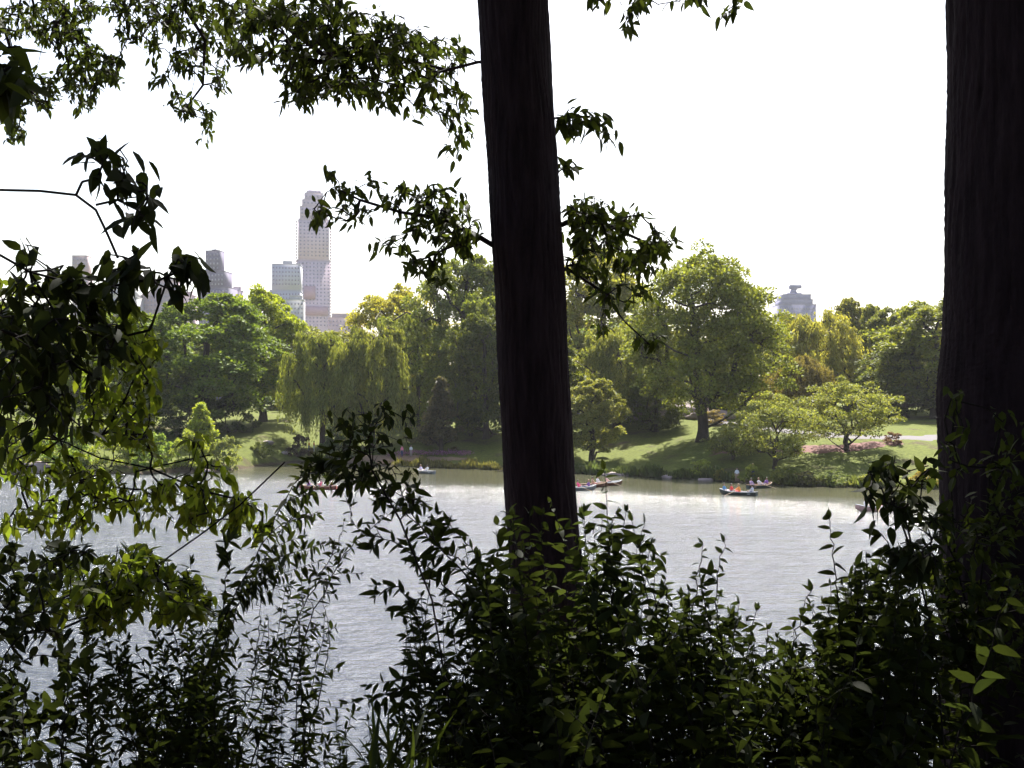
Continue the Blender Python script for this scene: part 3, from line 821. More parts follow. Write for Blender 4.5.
def person(loc, rz, pose, label, top, legs, hair=None, group=None, scale=1.0):
    e = empty('person', loc, label, 'person', group, rz, (scale,) * 3)
    V = lambda *a: a
    if pose == 'stand':
        J = {'pelvis': (V(0, 0, .95), .14), 'waist': (V(0, 0, 1.10), .125), 'chest': (V(0, .01, 1.30), (.155, .115)), 'neck0': (V(0, 0, 1.46), .062), 'neck': (V(0, .01, 1.52), .052),
             'chin': (V(0, .03, 1.60), .075), 'head': (V(0, .02, 1.68), .098), 'crown': (V(0, .01, 1.75), .07)}
        for s, t in ((-1, 'l'), (1, 'r')):
            J['sh' + t] = (V(.17 * s, 0, 1.40), .058); J['el' + t] = (V(.23 * s, .01 + .04 * (s > 0), 1.12), .043); J['wr' + t] = (V(.24 * s, .10, .88), .030); J['ha' + t] = (V(.24 * s, .13, .80), .034)
            J['hip' + t] = (V(.10 * s, 0, .88), .095); J['kn' + t] = (V(.11 * s, .02, .50), .060); J['an' + t] = (V(.12 * s, 0, .09), .040); J['to' + t] = (V(.13 * s, .17, .04), .032)
    else:   # seated, leaning back or forward with arms reaching for the oars
        ln = {'row': -.16, 'sit': -.02, 'lean': .14}[pose]
        J = {'pelvis': (V(0, 0, .12), .15), 'waist': (V(0, ln * .3, .28), .13), 'chest': (V(0, ln * .8, .47), (.155, .115)), 'neck0': (V(0, ln, .62), .062), 'neck': (V(0, ln, .68), .052),
             'chin': (V(0, ln + .03, .76), .075), 'head': (V(0, ln + .02, .84), .098), 'crown': (V(0, ln + .01, .91), .07)}
        for s, t in ((-1, 'l'), (1, 'r')):
            up = .0 if pose != 'sit' else -.10
            J['sh' + t] = (V(.17 * s, ln, .56), .058); J['el' + t] = (V(.25 * s, ln + .18, .36 + up), .043); J['wr' + t] = (V(.20 * s, ln + .42, .36 + up), .030); J['ha' + t] = (V(.18 * s, ln + .50, .36 + up), .034)
            J['hip' + t] = (V(.10 * s, .06, .12), .10); J['kn' + t] = (V(.13 * s, .45, .24), .062); J['an' + t] = (V(.12 * s, .62, -.14), .040); J['to' + t] = (V(.12 * s, .78, -.15), .032)
    E = [('pelvis', 'waist'), ('waist', 'chest'), ('chest', 'neck0'), ('neck0', 'neck'), ('neck', 'chin'), ('chin', 'head'), ('head', 'crown')]
    for t in 'lr': E += [('chest', 'sh' + t), ('sh' + t, 'el' + t), ('el' + t, 'wr' + t), ('wr' + t, 'ha' + t), ('pelvis', 'hip' + t), ('hip' + t, 'kn' + t), ('kn' + t, 'an' + t), ('an' + t, 'to' + t)]
    me = skin_body(J, E, 'body')
    nv = len(me.vertices); co = np.zeros(nv * 3); me.vertices.foreach_get('co', co); co = co.reshape(-1, 3)
    no = np.array([v.normal for v in me.vertices])
    def near(bones):
        out = np.full(nv, 1e9)
        for a, b_ in bones:
            A, B = np.array(J[a][0]), np.array(J[b_][0]); ab = B - A
            t = np.clip(((co - A) @ ab) / (ab @ ab), 0, 1)[:, None]
            out = np.minimum(out, np.linalg.norm(co - A - t * ab, axis=1))
        return out
    sets = {'shirt': [('waist', 'chest'), ('pelvis', 'waist'), ('chest', 'shl'), ('chest', 'shr'), ('shl', 'ell'), ('shr', 'elr'), ('chest', 'neck0')],
            'skin': [('neck', 'chin'), ('chin', 'head'), ('head', 'crown'), ('ell', 'wrl'), ('elr', 'wrr'), ('wrl', 'hal'), ('wrr', 'har')],
            'legs': [('pelvis', 'hipl'), ('pelvis', 'hipr'), ('hipl', 'knl'), ('hipr', 'knr'), ('knl', 'anl'), ('knr', 'anr')],
            'feet': [('anl', 'tol'), ('anr', 'tor')]}
    dist = np.stack([near(sets[k]) for k in sets]); own = dist.argmin(0)
    me.materials.clear(); me.materials.append(SKIN)
    obj('body', me, e)
    polys = [list(p.vertices) for p in me.polygons]
    for idx, nm, c in ((0, 'shirt', top), (2, 'trousers', legs), (3, 'shoes', (.05, .04, .04))):
        fs = [p for p in polys if sum(own[i] == idx for i in p) * 2 >= len(p)]
        if fs: obj(nm, raw_mesh(nm, co + no * .014, fs, cloth(c), smooth=True), e)
    hd = np.array(J['head'][0])
    q = []
    for j in range(7):
        for i in range(12):
            a = i / 12 * 2 * PI; b_ = j / 6 * 1.9
            q.append(hd + np.array([math.cos(a) * math.sin(b_) * .108, math.sin(a) * math.sin(b_) * .115 * (.85 if math.sin(a) > 0 else 1.05) - .015, math.cos(b_) * .125 + .015 + (.05 * max(0, math.sin(a)) * (j > 3))]))
    fs = [[j * 12 + i, (j + 1) * 12 + i, (j + 1) * 12 + (i + 1) % 12, j * 12 + (i + 1) % 12] for j in range(6) for i in range(12)]
    obj('hair', raw_mesh('hair', q, fs, hair or HAIR, smooth=True), e)
    return e

# ------------------------------------------------------------------ rowboats
OAR = plain('oar_wood', (.42, .29, .17), .6, .15, 5)
def rowboat(px, py, rz, hull, trim, label, L=4.3, oars=True, rock_=0.0):
    """py is the photo row of the waterline"""
    for d in np.arange(60, 185, .1):
        if at(px, py, d)[2] <= 0.0: break
    p = at(px, py, d)
    e = empty('rowboat', (p[0], p[1], 0), label, 'rowboat', 'rowboats on the lake', rz)
    ns, nc = 15, 9
    def shell(off):
        V = []
        for i in range(ns):
            s = i / (ns - 1)
            hb = max(.02, (.66 - off) * (math.sin(min(1, (s * .72 + .28)) * PI * .5 + .0) if s < .45 else 1) * (1 - max(0, (s - .55) / .45) ** 1.9))
            hb *= 1.0 if s > .0 else 1
            zs = .34 + .20 * (2 * s - .8) ** 2 * .6 + (.04 if s > .9 else 0)
            zk = -.12 + .30 * max(0, (s - .8) / .2) ** 2 + off
            y = -L / 2 + L * s + (-.02 if off else 0) * (s > .9) + (off if i == 0 else 0)
            for j in range(nc):
                a = -PI / 2 + PI * j / (nc - 1)
                V.append((hb * math.sin(a) * (abs(math.cos(a)) * .0 + 1), y, zk + (zs - zk) * (1 - max(0, math.cos(a)) ** .6)))
        return V
    Fq = [[i * nc + j, i * nc + j + 1, (i + 1) * nc + j + 1, (i + 1) * nc + j] for i in range(ns - 1) for j in range(nc - 1)]
    o_, i_ = shell(0), shell(.04)
    q = MB(); q.add(o_, Fq + [list(range(nc))]); q.build('hull', hull, e, True)
    q = MB(); q.add(i_, [f[::-1] for f in Fq] + [list(range(nc))]); q.build('lining', trim, e, True)
    for s in (0, nc - 1):
        q = MB(); P = [np.array(o_[i * nc + s]) + (0, 0, .015) for i in range(ns)]
        q.tube(P, [.035] * ns, 6); q.build('gunwale', trim, e, True)
    for s in (.16, .50, .78):
        wd = 2 * (.66 - .05) * (1 - max(0, (s - .55) / .45) ** 1.9)
        q = MB(); q.box((0, -L / 2 + L * s, .20), (wd * .94, .26, .035)); q.build('seat', trim, e)
    if oars:
        for s in (-1, 1):
            q = MB(); a = np.array((.20 * s, -.05, .52)); b_ = np.array((1.9 * s, .55, .02))
            q.tube([a, a * .4 + b_ * .6, b_], [.022, .024, .02], 6)
            dd = nrm(b_ - a); q.box(b_ + dd * .2, (.42, .13, .02), math.atan2(dd[1], dd[0])); q.build('oar', OAR, e)
    return e
def crew(e, slots, L=4.3):
    rz = e.rotation_euler[2]; b = Vector(e.location)
    for (s, x, ang, pose, label, top, legs, hair) in slots:
        v = Matrix.Rotation(rz, 3, 'Z') @ Vector((x, -L / 2 + L * s, .22))
        person(tuple(b + v), rz + ang, pose, label, top, legs, hair)
H_GRN = plain('dark_green_paint', (.035, .05, .045), .4, .2)
H_GRY = plain('grey_paint', (.16, .17, .18), .4, .2)
H_BRN = plain('brown_varnish', (.14, .05, .03), .4, .2)
H_RED = plain('red_brown_paint', (.26, .07, .05), .4, .2)
H_PNK = plain('pale_pink_paint', (.62, .36, .33), .5, .15)
T_PAL = plain('pale_trim', (.55, .55, .55), .5, .12)
T_TAN = plain('tan_trim', (.42, .27, .17), .5, .12)
WHT, PNK, ORG, RED, BLU, PUR, NAVY = (.80, .78, .80), (.78, .22, .34), (.85, .30, .06), (.70, .06, .06), (.10, .28, .50), (.22, .10, .32), (.04, .06, .14)
b = rowboat(426, 473.5, .75, H_GRY, T_PAL, 'small grey rowboat alone left of the near trunk', 3.6)
crew(b, [(.45, 0, 0, 'row', 'person in white shirt rowing the lone boat left of the near trunk', WHT, (.3, .3, .38), HAIR), (.82, 0, PI, 'sit', 'passenger in pale lilac top in the lone boat', (.6, .52, .66), WHT, HAIR2)], 3.6)
b = rowboat(318, 489.5, 1.5, H_RED, T_TAN, 'red-brown rowboat behind the dark leaves below the willow')
crew(b, [(.45, 0, 0, 'row', 'person in pink top rowing the red-brown boat', PNK, NAVY, HAIR), (.14, .0, 0, 'sit', 'person in red top at the stern of the red-brown boat', (.5, .1, .12), NAVY, HAIR), (.78, 0, PI, 'lean', 'person in purple top facing the rower in the red-brown boat', PUR, NAVY, HAIR)])
b = rowboat(579, 490.5, -1.15, H_GRY, T_PAL, 'grey rowboat partly hidden by the near trunk')
crew(b, [(.5, 0, 0, 'row', 'person in bright pink top in the grey boat beside the trunk', (.8, .10, .25), NAVY, HAIR), (.78, 0, PI, 'sit', 'person in purple top in the grey boat beside the trunk', PUR, NAVY, HAIR2), (.14, 0, 0, 'sit', 'passenger in pale pink top at the stern behind the trunk', PNK, WHT, HAIR)])
b = rowboat(594, 487, -1.2, H_BRN, T_TAN, 'low brown rowboat between the grey boat and the dark one', 3.4, False)
crew(b, [(.45, 0, 0, 'sit', 'person in tan top sitting in the low brown rowboat', (.55, .36, .26), (.3, .1, .12), HAIR)], 3.4)
b = rowboat(608, 485.5, -1.0, H_BRN, T_PAL, 'dark slim rowboat farthest right of the three by the trunk', 4.2)
crew(b, [(.48, 0, 0, 'row', 'person with bare pale shoulders rowing the dark slim boat', (.80, .50, .46), NAVY, HAIR), (.14, 0, 0, 'sit', 'person in white at the stern of the dark slim boat', WHT, (.5, .4, .4), HAIR2)], 4.2)
b = rowboat(738, 495, .88, H_GRN, T_PAL, 'dark green rowboat with orange-clad people, nearer of the right pair')
crew(b, [(.45, 0, 0, 'lean', 'person in bright orange shirt in the dark green boat', ORG, RED, HAIR2), (.68, .0, PI, 'sit', 'person in red shirt facing the one in orange', RED, NAVY, HAIR), (.88, 0, PI, 'sit', 'person in blue shirt at the left end of the dark green boat', BLU, WHT, HAIR), (.12, 0, 0, 'sit', 'person in pale grey top at the right end of the dark green boat', (.55, .55, .62), NAVY, HAIR)])
b = rowboat(760, 488, -.95, H_GRN, T_TAN, 'crowded dark rowboat near the bank behind the orange-clad group', 4.0)
crew(b, [(.48, 0, 0, 'row', 'person in tan hat and white shirt in the crowded boat', WHT, NAVY, HAIR2), (.14, 0, 0, 'sit', 'person in lilac top at the left of the crowded boat', (.55, .38, .60), NAVY, HAIR), (.78, .0, PI, 'sit', 'person in dark purple top at the right of the crowded boat', PUR, NAVY, HAIR)], 4.0)
b = rowboat(880, 511, 1.45, H_PNK, T_PAL, 'pale pink rowboat behind the leaves beside the right trunk')
crew(b, [(.45, 0, 0, 'row', 'person in coral top rowing the pale pink boat', (.75, .22, .18), WHT, HAIR), (.8, 0, PI, 'sit', 'person in white top in the pale pink boat', WHT, NAVY, HAIR2)])
def stand(px, py, label, top, legs, rz, hair=HAIR):
    p = gpt(px, py); person((p[0], p[1], float(height(p[0], p[1])) + .02), rz, 'stand', label, top, legs, hair)
stand(737, 483, 'person in white top standing on the bank above the boats', WHT, (.45, .30, .22), 2.9)
stand(753, 479, 'person in pale coral top standing behind the green bank shrub', (.75, .42, .36), NAVY, 3.4, HAIR2)
stand(402, 457, 'person in pink top beside the purple flowers, left one', PNK, NAVY, 2.6)
stand(411, 457, 'person in white top beside the purple flowers, right one', WHT, (.4, .3, .3), 3.6)
stand(309, 452, 'person in orange shirt on the path behind the willow strands', ORG, NAVY, 1.4)
stand(314, 452, 'person in red shirt next to the one in orange behind the willow', (.6, .1, .08), WHT, 1.6)

# ------------------------------------------------------------------ the two near trunks
def trunk_mesh(P, R, seed, nz=420, na=170, depth=0.013):
    r_ = np.random.default_rng(seed)
    P = spline(P, nz); R = np.interp(np.linspace(0, 1, nz), np.linspace(0, 1, len(R)), R)
    a = np.arange(na) * 2 * PI / na
    z = P[:, 2][:, None]; A = a[None]
    ph = r_.uniform(0, 6.28, 8)
    wp = 1.4 * np.sin(z * 1.9 + ph[1] + 2 * A) + .9 * np.sin(z * 4.3 + ph[6] - 3 * A) + .6 * np.sin(z * 9.1 + ph[7] + 5 * A)
    rid = np.abs(np.sin(A * 14 + ph[0] + wp)) ** .6 * (.6 + .4 * np.sin(z * 7 + 3 * A + ph[3])) + .7 * np.abs(np.sin(A * 25 + ph[2] + 1.6 * wp + z * 2)) ** .7
    rr = R[:, None] * (1 + .035 * np.sin(2 * A + ph[4] + z * .4) + .03 * np.sin(3 * A + ph[5] - z * .7)) + depth * (rid / 1.6 - .5) + r_.normal(0, depth * .10, (nz, na))
    V = np.stack([P[:, 0][:, None] + rr * np.cos(A), P[:, 1][:, None] + rr * np.sin(A), z + 0 * A], -1).reshape(-1, 3)
    i = np.arange(nz - 1)[:, None] * na; j = np.arange(na)[None]; j2 = (j + 1) % na
    Fc = np.stack([i + j, i + j2, i + na + j2, i + na + j], -1).reshape(-1, 4)
    return raw_mesh('trunk', V, Fc, M_BARK, smooth=True)
def pl(pts, d):
    return [at(x, y, q) for (x, y), q in zip(pts, d if np.ndim(d) else [d] * len(pts))]
def blobs(B, dflt, mul=1.0):
    """ellipses (cx, cy, rx, ry, n[, depth, spread]) to world points"""
    out = []
    for q in B:
        cx, cy, rx, ry, n_ = q[:5]; n_ = int(n_ * mul + .5)
        d0, dv = (q[5], q[6]) if len(q) > 6 else dflt
        for _ in range(n_):
            a = rng.uniform(0, 2 * PI); r = math.sqrt(rng.uniform(0, 1))
            out.append(at(cx + rx * r * math.cos(a), cy + ry * r * math.sin(a), d0 + rng.normal(0, dv)))
    return out
def whorls(lv, T, D, per, size, droop=0.5, spread=0.9, tuft=0.05):
    """clusters of leaves that hang from twig tips"""
    for p, d in zip(T, D):
        k = int(rng.integers(per[0], per[1] + 1))
        dirs = nrm(np.asarray(d)[None] * 0.5 + rv(k, spread * .55) + np.array([0, 0, -droop]))
        lv.add(np.asarray(p)[None] + rv(k, tuft * .4) - nrm(d)[None] * rng.uniform(0, tuft * 2.5, (k, 1)), dirs, rv(k, .5) + np.array([0, 0, .9]), size * rng.uniform(.6, 1.2, k))
def spray(parent, seeds, targets, lv, per, size, r_tip=.0025, droop=.5, tuft=.05, tb=None, jitter=.12, sag=.03, bias=.2, rmax=.03, power=.42, spread=.9):
    A, par, R, D = grow(seeds, targets, r_tip, power, jitter, bias, sag, rmax)
    own = tb is None
    if own: tb = Tubes()
    m0 = sum(len(s_) for s_ in seeds)
    grow_tubes(tb, A, par, R, 5)
    # leaves at the tips and along the last lengths of twig
    whorls(lv, targets, D, per, size, droop, spread, tuft)
    return tb

# near tree in the middle: trunk, limbs, leaves
DT = 7.6
tp = pl([(556, 1120), (548, 640), (541, 520), (534, 400), (527.5, 260), (521, 150), (513, 0), (506, -200), (500, -420), (498, -700), (492, -1000)], DT)
near_tree = empty('near_tree', tuple(tp[0]), 'dark ridged trunk in the middle of the view with hanging leafy branches', 'tree')
base = np.array(tp[0])
def under_root(me, b0):
    me.transform(Matrix.Translation(-Vector(b0))); return me
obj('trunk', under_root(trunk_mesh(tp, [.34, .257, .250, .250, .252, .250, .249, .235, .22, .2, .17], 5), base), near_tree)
# forks and overhead crown (reaches out of the frame and shades the foreground)
def overhead(parent, b0, cx, cy, zlo, zhi, rx, ry, n_, seed, stem, leafsz=.24, per=(7, 11), ymin=None):
    global rng
    keep = rng; rng = np.random.default_rng(seed)
    T = []
    while len(T) < n_:
        a = rng.uniform(0, 2 * PI); r = math.sqrt(rng.uniform(0, 1))
        x, y, z = cx + rx * r * math.cos(a), cy + ry * r * math.sin(a), rng.uniform(zlo, zhi)
        if y > .5 and z < 10 + .40 * y + .8: continue                        # keeps above the view
        T.append((x, y, z))
    lv = Leaves(T_OVATE)
    A, par, R, D = grow([stem], T, .006, .46, .10, .25, .02, .16)
    tb = Tubes(); grow_tubes(tb, A, par, R, 5)
    whorls(lv, T, D, per, leafsz, .4, 1.0, .28)
    obj('limbs', under_root(tb.mesh('limbs', M_BARK), b0), parent)
    obj('crown', under_root(lv.mesh('crown', M_LEAF_C), b0), parent)
    rng = keep
overhead(near_tree, base, 5.0, 12.0, 13.5, 23, 9, 8.5, 760, 31, [tuple(tp[7]), tuple(tp[8]), tuple(tp[9]), tuple(tp[10])], .26, (9, 13))

# hanging sprays of the middle tree
lvS = Leaves(T_SLIM); tbS = Tubes()
DS = 8.6
seedsA = [pl([(513, 60), (478, 62), (447, 70), (410, 60), (372, 48), (330, 60), (290, 20), (250, -10)], [7.7, 7.8, 8, 8.2, 8.4, 8.6, 9, 9]),
          pl([(330, 60), (270, 15), (225, 5), (175, -25)], [8.6, 8.8, 9, 9])]
BA = [(430, 95, 36, 30, 16), (462, 125, 18, 22, 7), (418, 55, 44, 28, 34), (370, 60, 50, 45, 62), (320, 45, 45, 48, 62), (330, 92, 38, 16, 14), (280, 35, 40, 36, 36), (300, 98, 24, 14, 9), (250, 10, 50, 22, 26),
      (236, 45, 24, 26, 10), (400, 100, 30, 16, 8), (300, 8, 60, 16, 20), (380, 20, 30, 12, 8), (450, 150, 14, 8, 2), (458, 60, 14, 16, 3)]
spray(near_tree, seedsA, blobs(BA, (DS, .5), 1.7), lvS, (5, 7), .100, tb=tbS)
seedsC = [pl([(521, 262), (478, 236), (440, 218), (400, 212), (360, 200), (340, 190)], [7.6, 7.5, 7.5, 7.5, 7.6, 7.6])]
BC = [(330, 172, 8, 8, 2), (345, 190, 12, 9, 4), (315, 217, 12, 8, 5), (345, 214, 12, 8, 4), (368, 182, 12, 6, 2), (393, 196, 12, 16, 6), (360, 210, 10, 6, 2), (420, 190, 18, 9, 5), (440, 205, 26, 14, 10), (462, 228, 20, 18, 14), (430, 225, 20, 12, 9), (455, 195, 14, 8, 3),
      (385, 245, 12, 6, 3), (412, 262, 14, 10, 5), (432, 268, 16, 14, 8), (465, 250, 14, 8, 4), (445, 240, 12, 6, 2), (408, 232, 8, 6, 1)]
spray(near_tree, seedsC, blobs(BC, (7.5, .3), 1.5), lvS, (5, 6), .092, tb=tbS, bias=.12)
seedsD = [pl([(527, 240), (568, 222), (600, 222), (640, 240), (672, 245)], [7.8, 7.9, 8, 8.1, 8.2]), pl([(530, 300), (566, 268), (600, 290), (625, 322), (650, 345)], [7.7, 7.8, 7.9, 8, 8])]
BD = [(588, 205, 22, 12, 11), (605, 225, 26, 20, 26), (640, 215, 10, 9, 2), (660, 240, 18, 12, 9), (625, 250, 24, 18, 13), (590, 262, 22, 20, 11), (650, 262, 18, 12, 8), (615, 290, 22, 16, 7), (645, 290, 16, 12, 3), (605, 325, 16, 12, 2), (650, 342, 16, 10, 4), (575, 235, 8, 18, 5)]
spray(near_tree, seedsD, blobs(BD, (8, .3), 1.9), lvS, (5, 6), .098, tb=tbS, bias=.12)
seedsB = [pl([(521, 130), (556, 118), (580, 116), (600, 125)], [7.7, 7.8, 7.9, 8]), pl([(524, 160), (560, 168), (566, 172)], [7.7, 7.8, 7.9])]
spray(near_tree, seedsB, blobs([(574, 120, 18, 13, 10), (600, 125, 14, 13, 5), (612, 138, 8, 6, 2), (566, 170, 8, 12, 5)], (7.9, .15)), lvS, (4, 6), .125, tb=tbS)
seedsE = [pl([(513, -60), (580, -40), (630, -15), (700, -20), (730, -5)], [7.7, 8, 8.4, 8.6, 8.6])]
spray(near_tree, seedsE, blobs([(600, -4, 16, 8, 4), (630, 5, 14, 9, 4), (623, 28, 9, 12, 4), (655, -3, 16, 6, 3), (700, -2, 26, 8, 6), (725, 12, 12, 6, 3), (735, -2, 10, 8, 2)], (8.4, .2)), lvS, (4, 6), .12, tb=tbS)
print('spray leaves', lvS.count())
obj('branches', under_root(tbS.mesh('branches', M_BARK), base), near_tree)
obj('foliage', under_root(lvS.mesh('foliage', M_LEAF), base), near_tree)

# right trunk
DR = 4.7
rp = pl([(1026, 1500), (1022, 768), (1020, 520), (1018, 400), (1019, 330), (1020, 200), (1021, 0), (1012, -300), (1010, -700), (1000, -1200)], DR)
right_tree = empty('near_tree', tuple(rp[0]), 'thick dark trunk cut by the right edge of the view, leafy shrub around its foot', 'tree')
base2 = np.array(rp[0])
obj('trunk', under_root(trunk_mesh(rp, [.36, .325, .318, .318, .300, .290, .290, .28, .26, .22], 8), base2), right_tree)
overhead(right_tree, base2, 6.5, 8.0, 13.5, 22, 9, 8.0, 950, 37, [tuple(rp[7]), tuple(rp[8]), tuple(rp[9])], .26, (9, 13))

# unseen woodland trees added round the viewer to darken the foreground
shade_trees = [((-6.5, 1.0), 'unseen shade tree added left of the viewpoint with its crown overhead', (-6.5, 1.5), 15), ((3.5, -5.0), 'unseen shade tree added behind the viewpoint on the right', (3, -3), 16), ((-3.5, -8.0), 'unseen shade tree added farthest behind the viewpoint', (-4, -7), 17), ((9.5, -1.5), 'unseen shade tree added right of the viewpoint with its crown overhead', (9, -1), 16)]
for i, ((x, y), lab, (cx, cy), zt_) in enumerate(shade_trees):
    z = float(height(x, y))
    e = empty('shade_tree', (x, y, z), lab, 'tree', 'unseen trees added around the viewpoint for shade')
    st = [(x + .1 * math.sin(k), y + .1 * math.cos(k * 1.3), z - .3 + 2.2 * k) for k in range(5)]
    obj('trunk', under_root(trunk_mesh(st, [.34, .27, .25, .22, .16], 50 + i, 60, 40), (x, y, z)), e)
    overhead(e, (x, y, z), cx, cy, 13.5, 21, 7.5, 7.0, 420, 60 + i, [st[-2], st[-1]], .30, (9, 13))

# unseen bushes added behind the viewer to block low sky light
for i, (x, y, w_) in enumerate([(-9, -4, 4), (-4.5, -6, 4), (0, -7.5, 4), (4.5, -7, 4), (9, -5, 4), (12.5, 0, 3.5), (-12, 1, 3.5)]):
    z = float(height(x, y))
    keep = rng; rng = np.random.default_rng(90 + i)
    lv = Leaves(T_OVATE); T = [(rng.normal(0, w_ * .5), rng.normal(0, 1.0), rng.uniform(.3, 6.5)) for _ in range(330)]
    A, par, R_, D = grow([[(0, 0, -.3), (0, .1, 1.5), (.1, 0, 3.0)]], T, .004, .46, .1, .25, .02, .06)
    tb = Tubes(); grow_tubes(tb, A, par, R_, 4); whorls(lv, T, D, (10, 14), .26, .4, 1.0, .25)
    e = empty('shade_bush', (x, y, z), 'tall unseen bush added behind the viewpoint to block sky light, %s' % ['far left one', 'second from left', 'middle left one', 'middle right one', 'second from right', 'right flank one', 'left flank one'][i], 'bush', 'unseen bushes added around the viewpoint for shade')
    obj('stems', tb.mesh('stems', M_BARK), e); obj('foliage', lv.mesh('foliage', M_LEAF_C), e)
    rng = keep

# tree whose outer twigs fill the top left corner
edge_tree = empty('leafy_tree', (-9.5, 11.5, float(height(-9.5, 11.5))), 'fine-leaved tree whose twigs fill the top left corner', 'tree')
eb = np.array(edge_tree.location)
st = [eb + (0, 0, -.3), eb + (.1, 0, 3), eb + (.05, .1, 6.5), eb + (.3, 0, 9.5), eb + (.8, -.3, 12)]
obj('trunk', under_root(trunk_mesh(st, [.26, .2, .18, .15, .10], 71, 60, 30), eb), edge_tree)
lvT = Leaves(T_SLIM)
se = [[st[3], *pl([(-120, -60), (-40, -30), (30, -15), (80, 20)], [11.5, 11, 11, 11])], pl([(-40, -30), (5, 30), (20, 80), (12, 120)], [11, 11, 11, 11]), pl([(30, -15), (120, -20), (180, 0), (205, 40), (203, 85), (188, 105)], [11, 10.8, 10.6, 10.6, 10.6, 10.6])]
BT = [(15, 20, 22, 16, 16), (50, 22, 26, 22, 30), (75, 45, 20, 24, 22), (95, 70, 22, 22, 26), (110, 68, 12, 18, 12), (62, 85, 18, 16, 15), (85, 103, 14, 9, 7), (45, 100, 12, 12, 6), (12, 105, 18, 14, 14), (14, 132, 14, 10, 8), (25, 75, 14, 20, 8), (80, 8, 30, 12, 16), (125, 22, 20, 20, 11), (155, 20, 22, 22, 18),
      (190, 20, 26, 24, 24), (215, 45, 22, 22, 18), (165, 55, 18, 14, 8), (158, 76, 14, 8, 4), (222, 78, 12, 12, 6), (185, 62, 12, 12, 6), (190, 108, 14, 10, 5), (208, 118, 8, 6, 4), (203, 138, 7, 5, 2), (178, 98, 8, 6, 2), (142, 0, 50, 10, 14)]
tbT = spray(edge_tree, se, blobs(BT, (10.8, .4), 1.6), lvT, (6, 9), .092, r_tip=.003)
obj('branches', under_root(tbT.mesh('branches', M_BARK), eb), edge_tree)
obj('foliage', under_root(lvT.mesh('foliage', M_LEAF), eb), edge_tree)
overhead(edge_tree, eb, -11, 12, 14.5, 21, 4, 4, 160, 77, [st[-2], st[-1]], .2, (8, 12))

# ------------------------------------------------------------------ near leafy branches on the left
def bush(name, label, cat, root, lv_sets, group=None):
    """root world point; lv_sets: (seeds, blobs, depth, template, leaf size, per, material, r_tip, droop, tuft)"""
    g0 = lv_sets[0][0][0][0]; root = np.array([g0[0], g0[1], float(height(g0[0], g0[1])) - .05])
    e = empty(name, tuple(root), label, cat, group)
    for k, (seeds, B, dd_, tmpl, size, per, mt, rt, dr, tf) in enumerate(lv_sets):
        lv = Leaves(tmpl)
        if k == 0: seeds = [[root, (root + seeds[0][0]) / 2 + (.04, 0, 0)] + list(seeds[0])] + list(seeds[1:])
        tb = spray(e, seeds, blobs(B, dd_), lv, per, size, r_tip=rt, droop=dr, tuft=tf, bias=.15, rmax=.0035 if dd_[0] < 4.2 else .006)
        obj('branches', under_root(tb.mesh('branches', M_TWIG), root), e)
        obj('foliage', under_root(lv.mesh('foliage', mt), root), e)
    return e
# broad-leaved branch reaching in from the left edge
r0 = at(-420, 520, 3.4)
D1 = 3.3
s1 = [[at(-420, 900, 3.4), at(-300, 500, 3.4), *pl([(-120, 210), (0, 190), (40, 191), (76, 195), (96, 210), (108, 235), (118, 258)], D1)], pl([(76, 195), (82, 182), (98, 178)], D1), pl([(96, 205), (118, 200), (142, 212)], D1)]
B1 = [(98, 152, 14, 5, 3), (112, 158, 14, 10, 5), (120, 170, 14, 12, 6), (135, 180, 14, 14, 6), (140, 205, 10, 14, 5), (125, 220, 12, 8, 4), (148, 215, 6, 12, 3), (82, 165, 8, 12, 2)]
B2 = [(120, 262, 16, 14, 6), (140, 275, 12, 14, 4), (135, 255, 8, 8, 2), (188, 262, 22, 8, 5), (185, 280, 18, 14, 6), (206, 278, 8, 8, 2), (158, 282, 6, 4, 1)]
s2 = [[at(-420, 900, 3.4), at(-280, 480, 3.4), *pl([(-100, 270), (0, 255), (30, 272), (60, 280), (100, 290), (130, 282), (160, 280), (182, 270)], D1 + .1)], pl([(30, 272), (60, 320), (110, 340), (150, 330)], D1 + .1), pl([(0, 330), (50, 350), (100, 380)], D1 + .1)]
B3 = [(20, 252, 14, 10, 4), (45, 290, 40, 20, 22), (90, 300, 34, 24, 22), (30, 330, 44, 30, 34), (80, 340, 40, 26, 30), (120, 320, 20, 20, 9), (20, 380, 40, 34, 26), (60, 385, 40, 26, 18), (122, 355, 14, 16, 4), (15, 425, 24, 26, 9), (60, 425, 24, 18, 4)]
bush('leafy_branch_bush', 'broad dark leaves on a thin bent twig reaching in from the left edge', 'bush', r0,
     [(s1, B1, (D1, .06), T_OVATE, .080, (2, 3), M_LEAF_D, .0022, .35, .03), (s2, B2, (D1 + .1, .06), T_OVATE, .084, (3, 4), M_LEAF_D, .0022, .8, .03), (s2, B3, (D1 + .25, .2), T_OVATE, .078, (2, 4), M_LEAF_D, .0022, .5, .04)])
r0 = at(-200, 420, 2.2)
bush('leafy_branch_bush', 'large blurred leaves close to the lens at the left edge near the top', 'bush', r0,
     [([[at(-260, 500, 2.3), at(-200, 200, 2.2), *pl([(-60, 90), (-10, 62), (15, 70)], 2.1)]], [(8, 48, 18, 10, 4), (18, 78, 18, 16, 6), (-5, 70, 16, 20, 5), (5, 98, 12, 8, 2)], (2.1, .04), T_OVATE, .085, (2, 3), M_LEAF, .002, .4, .02)])
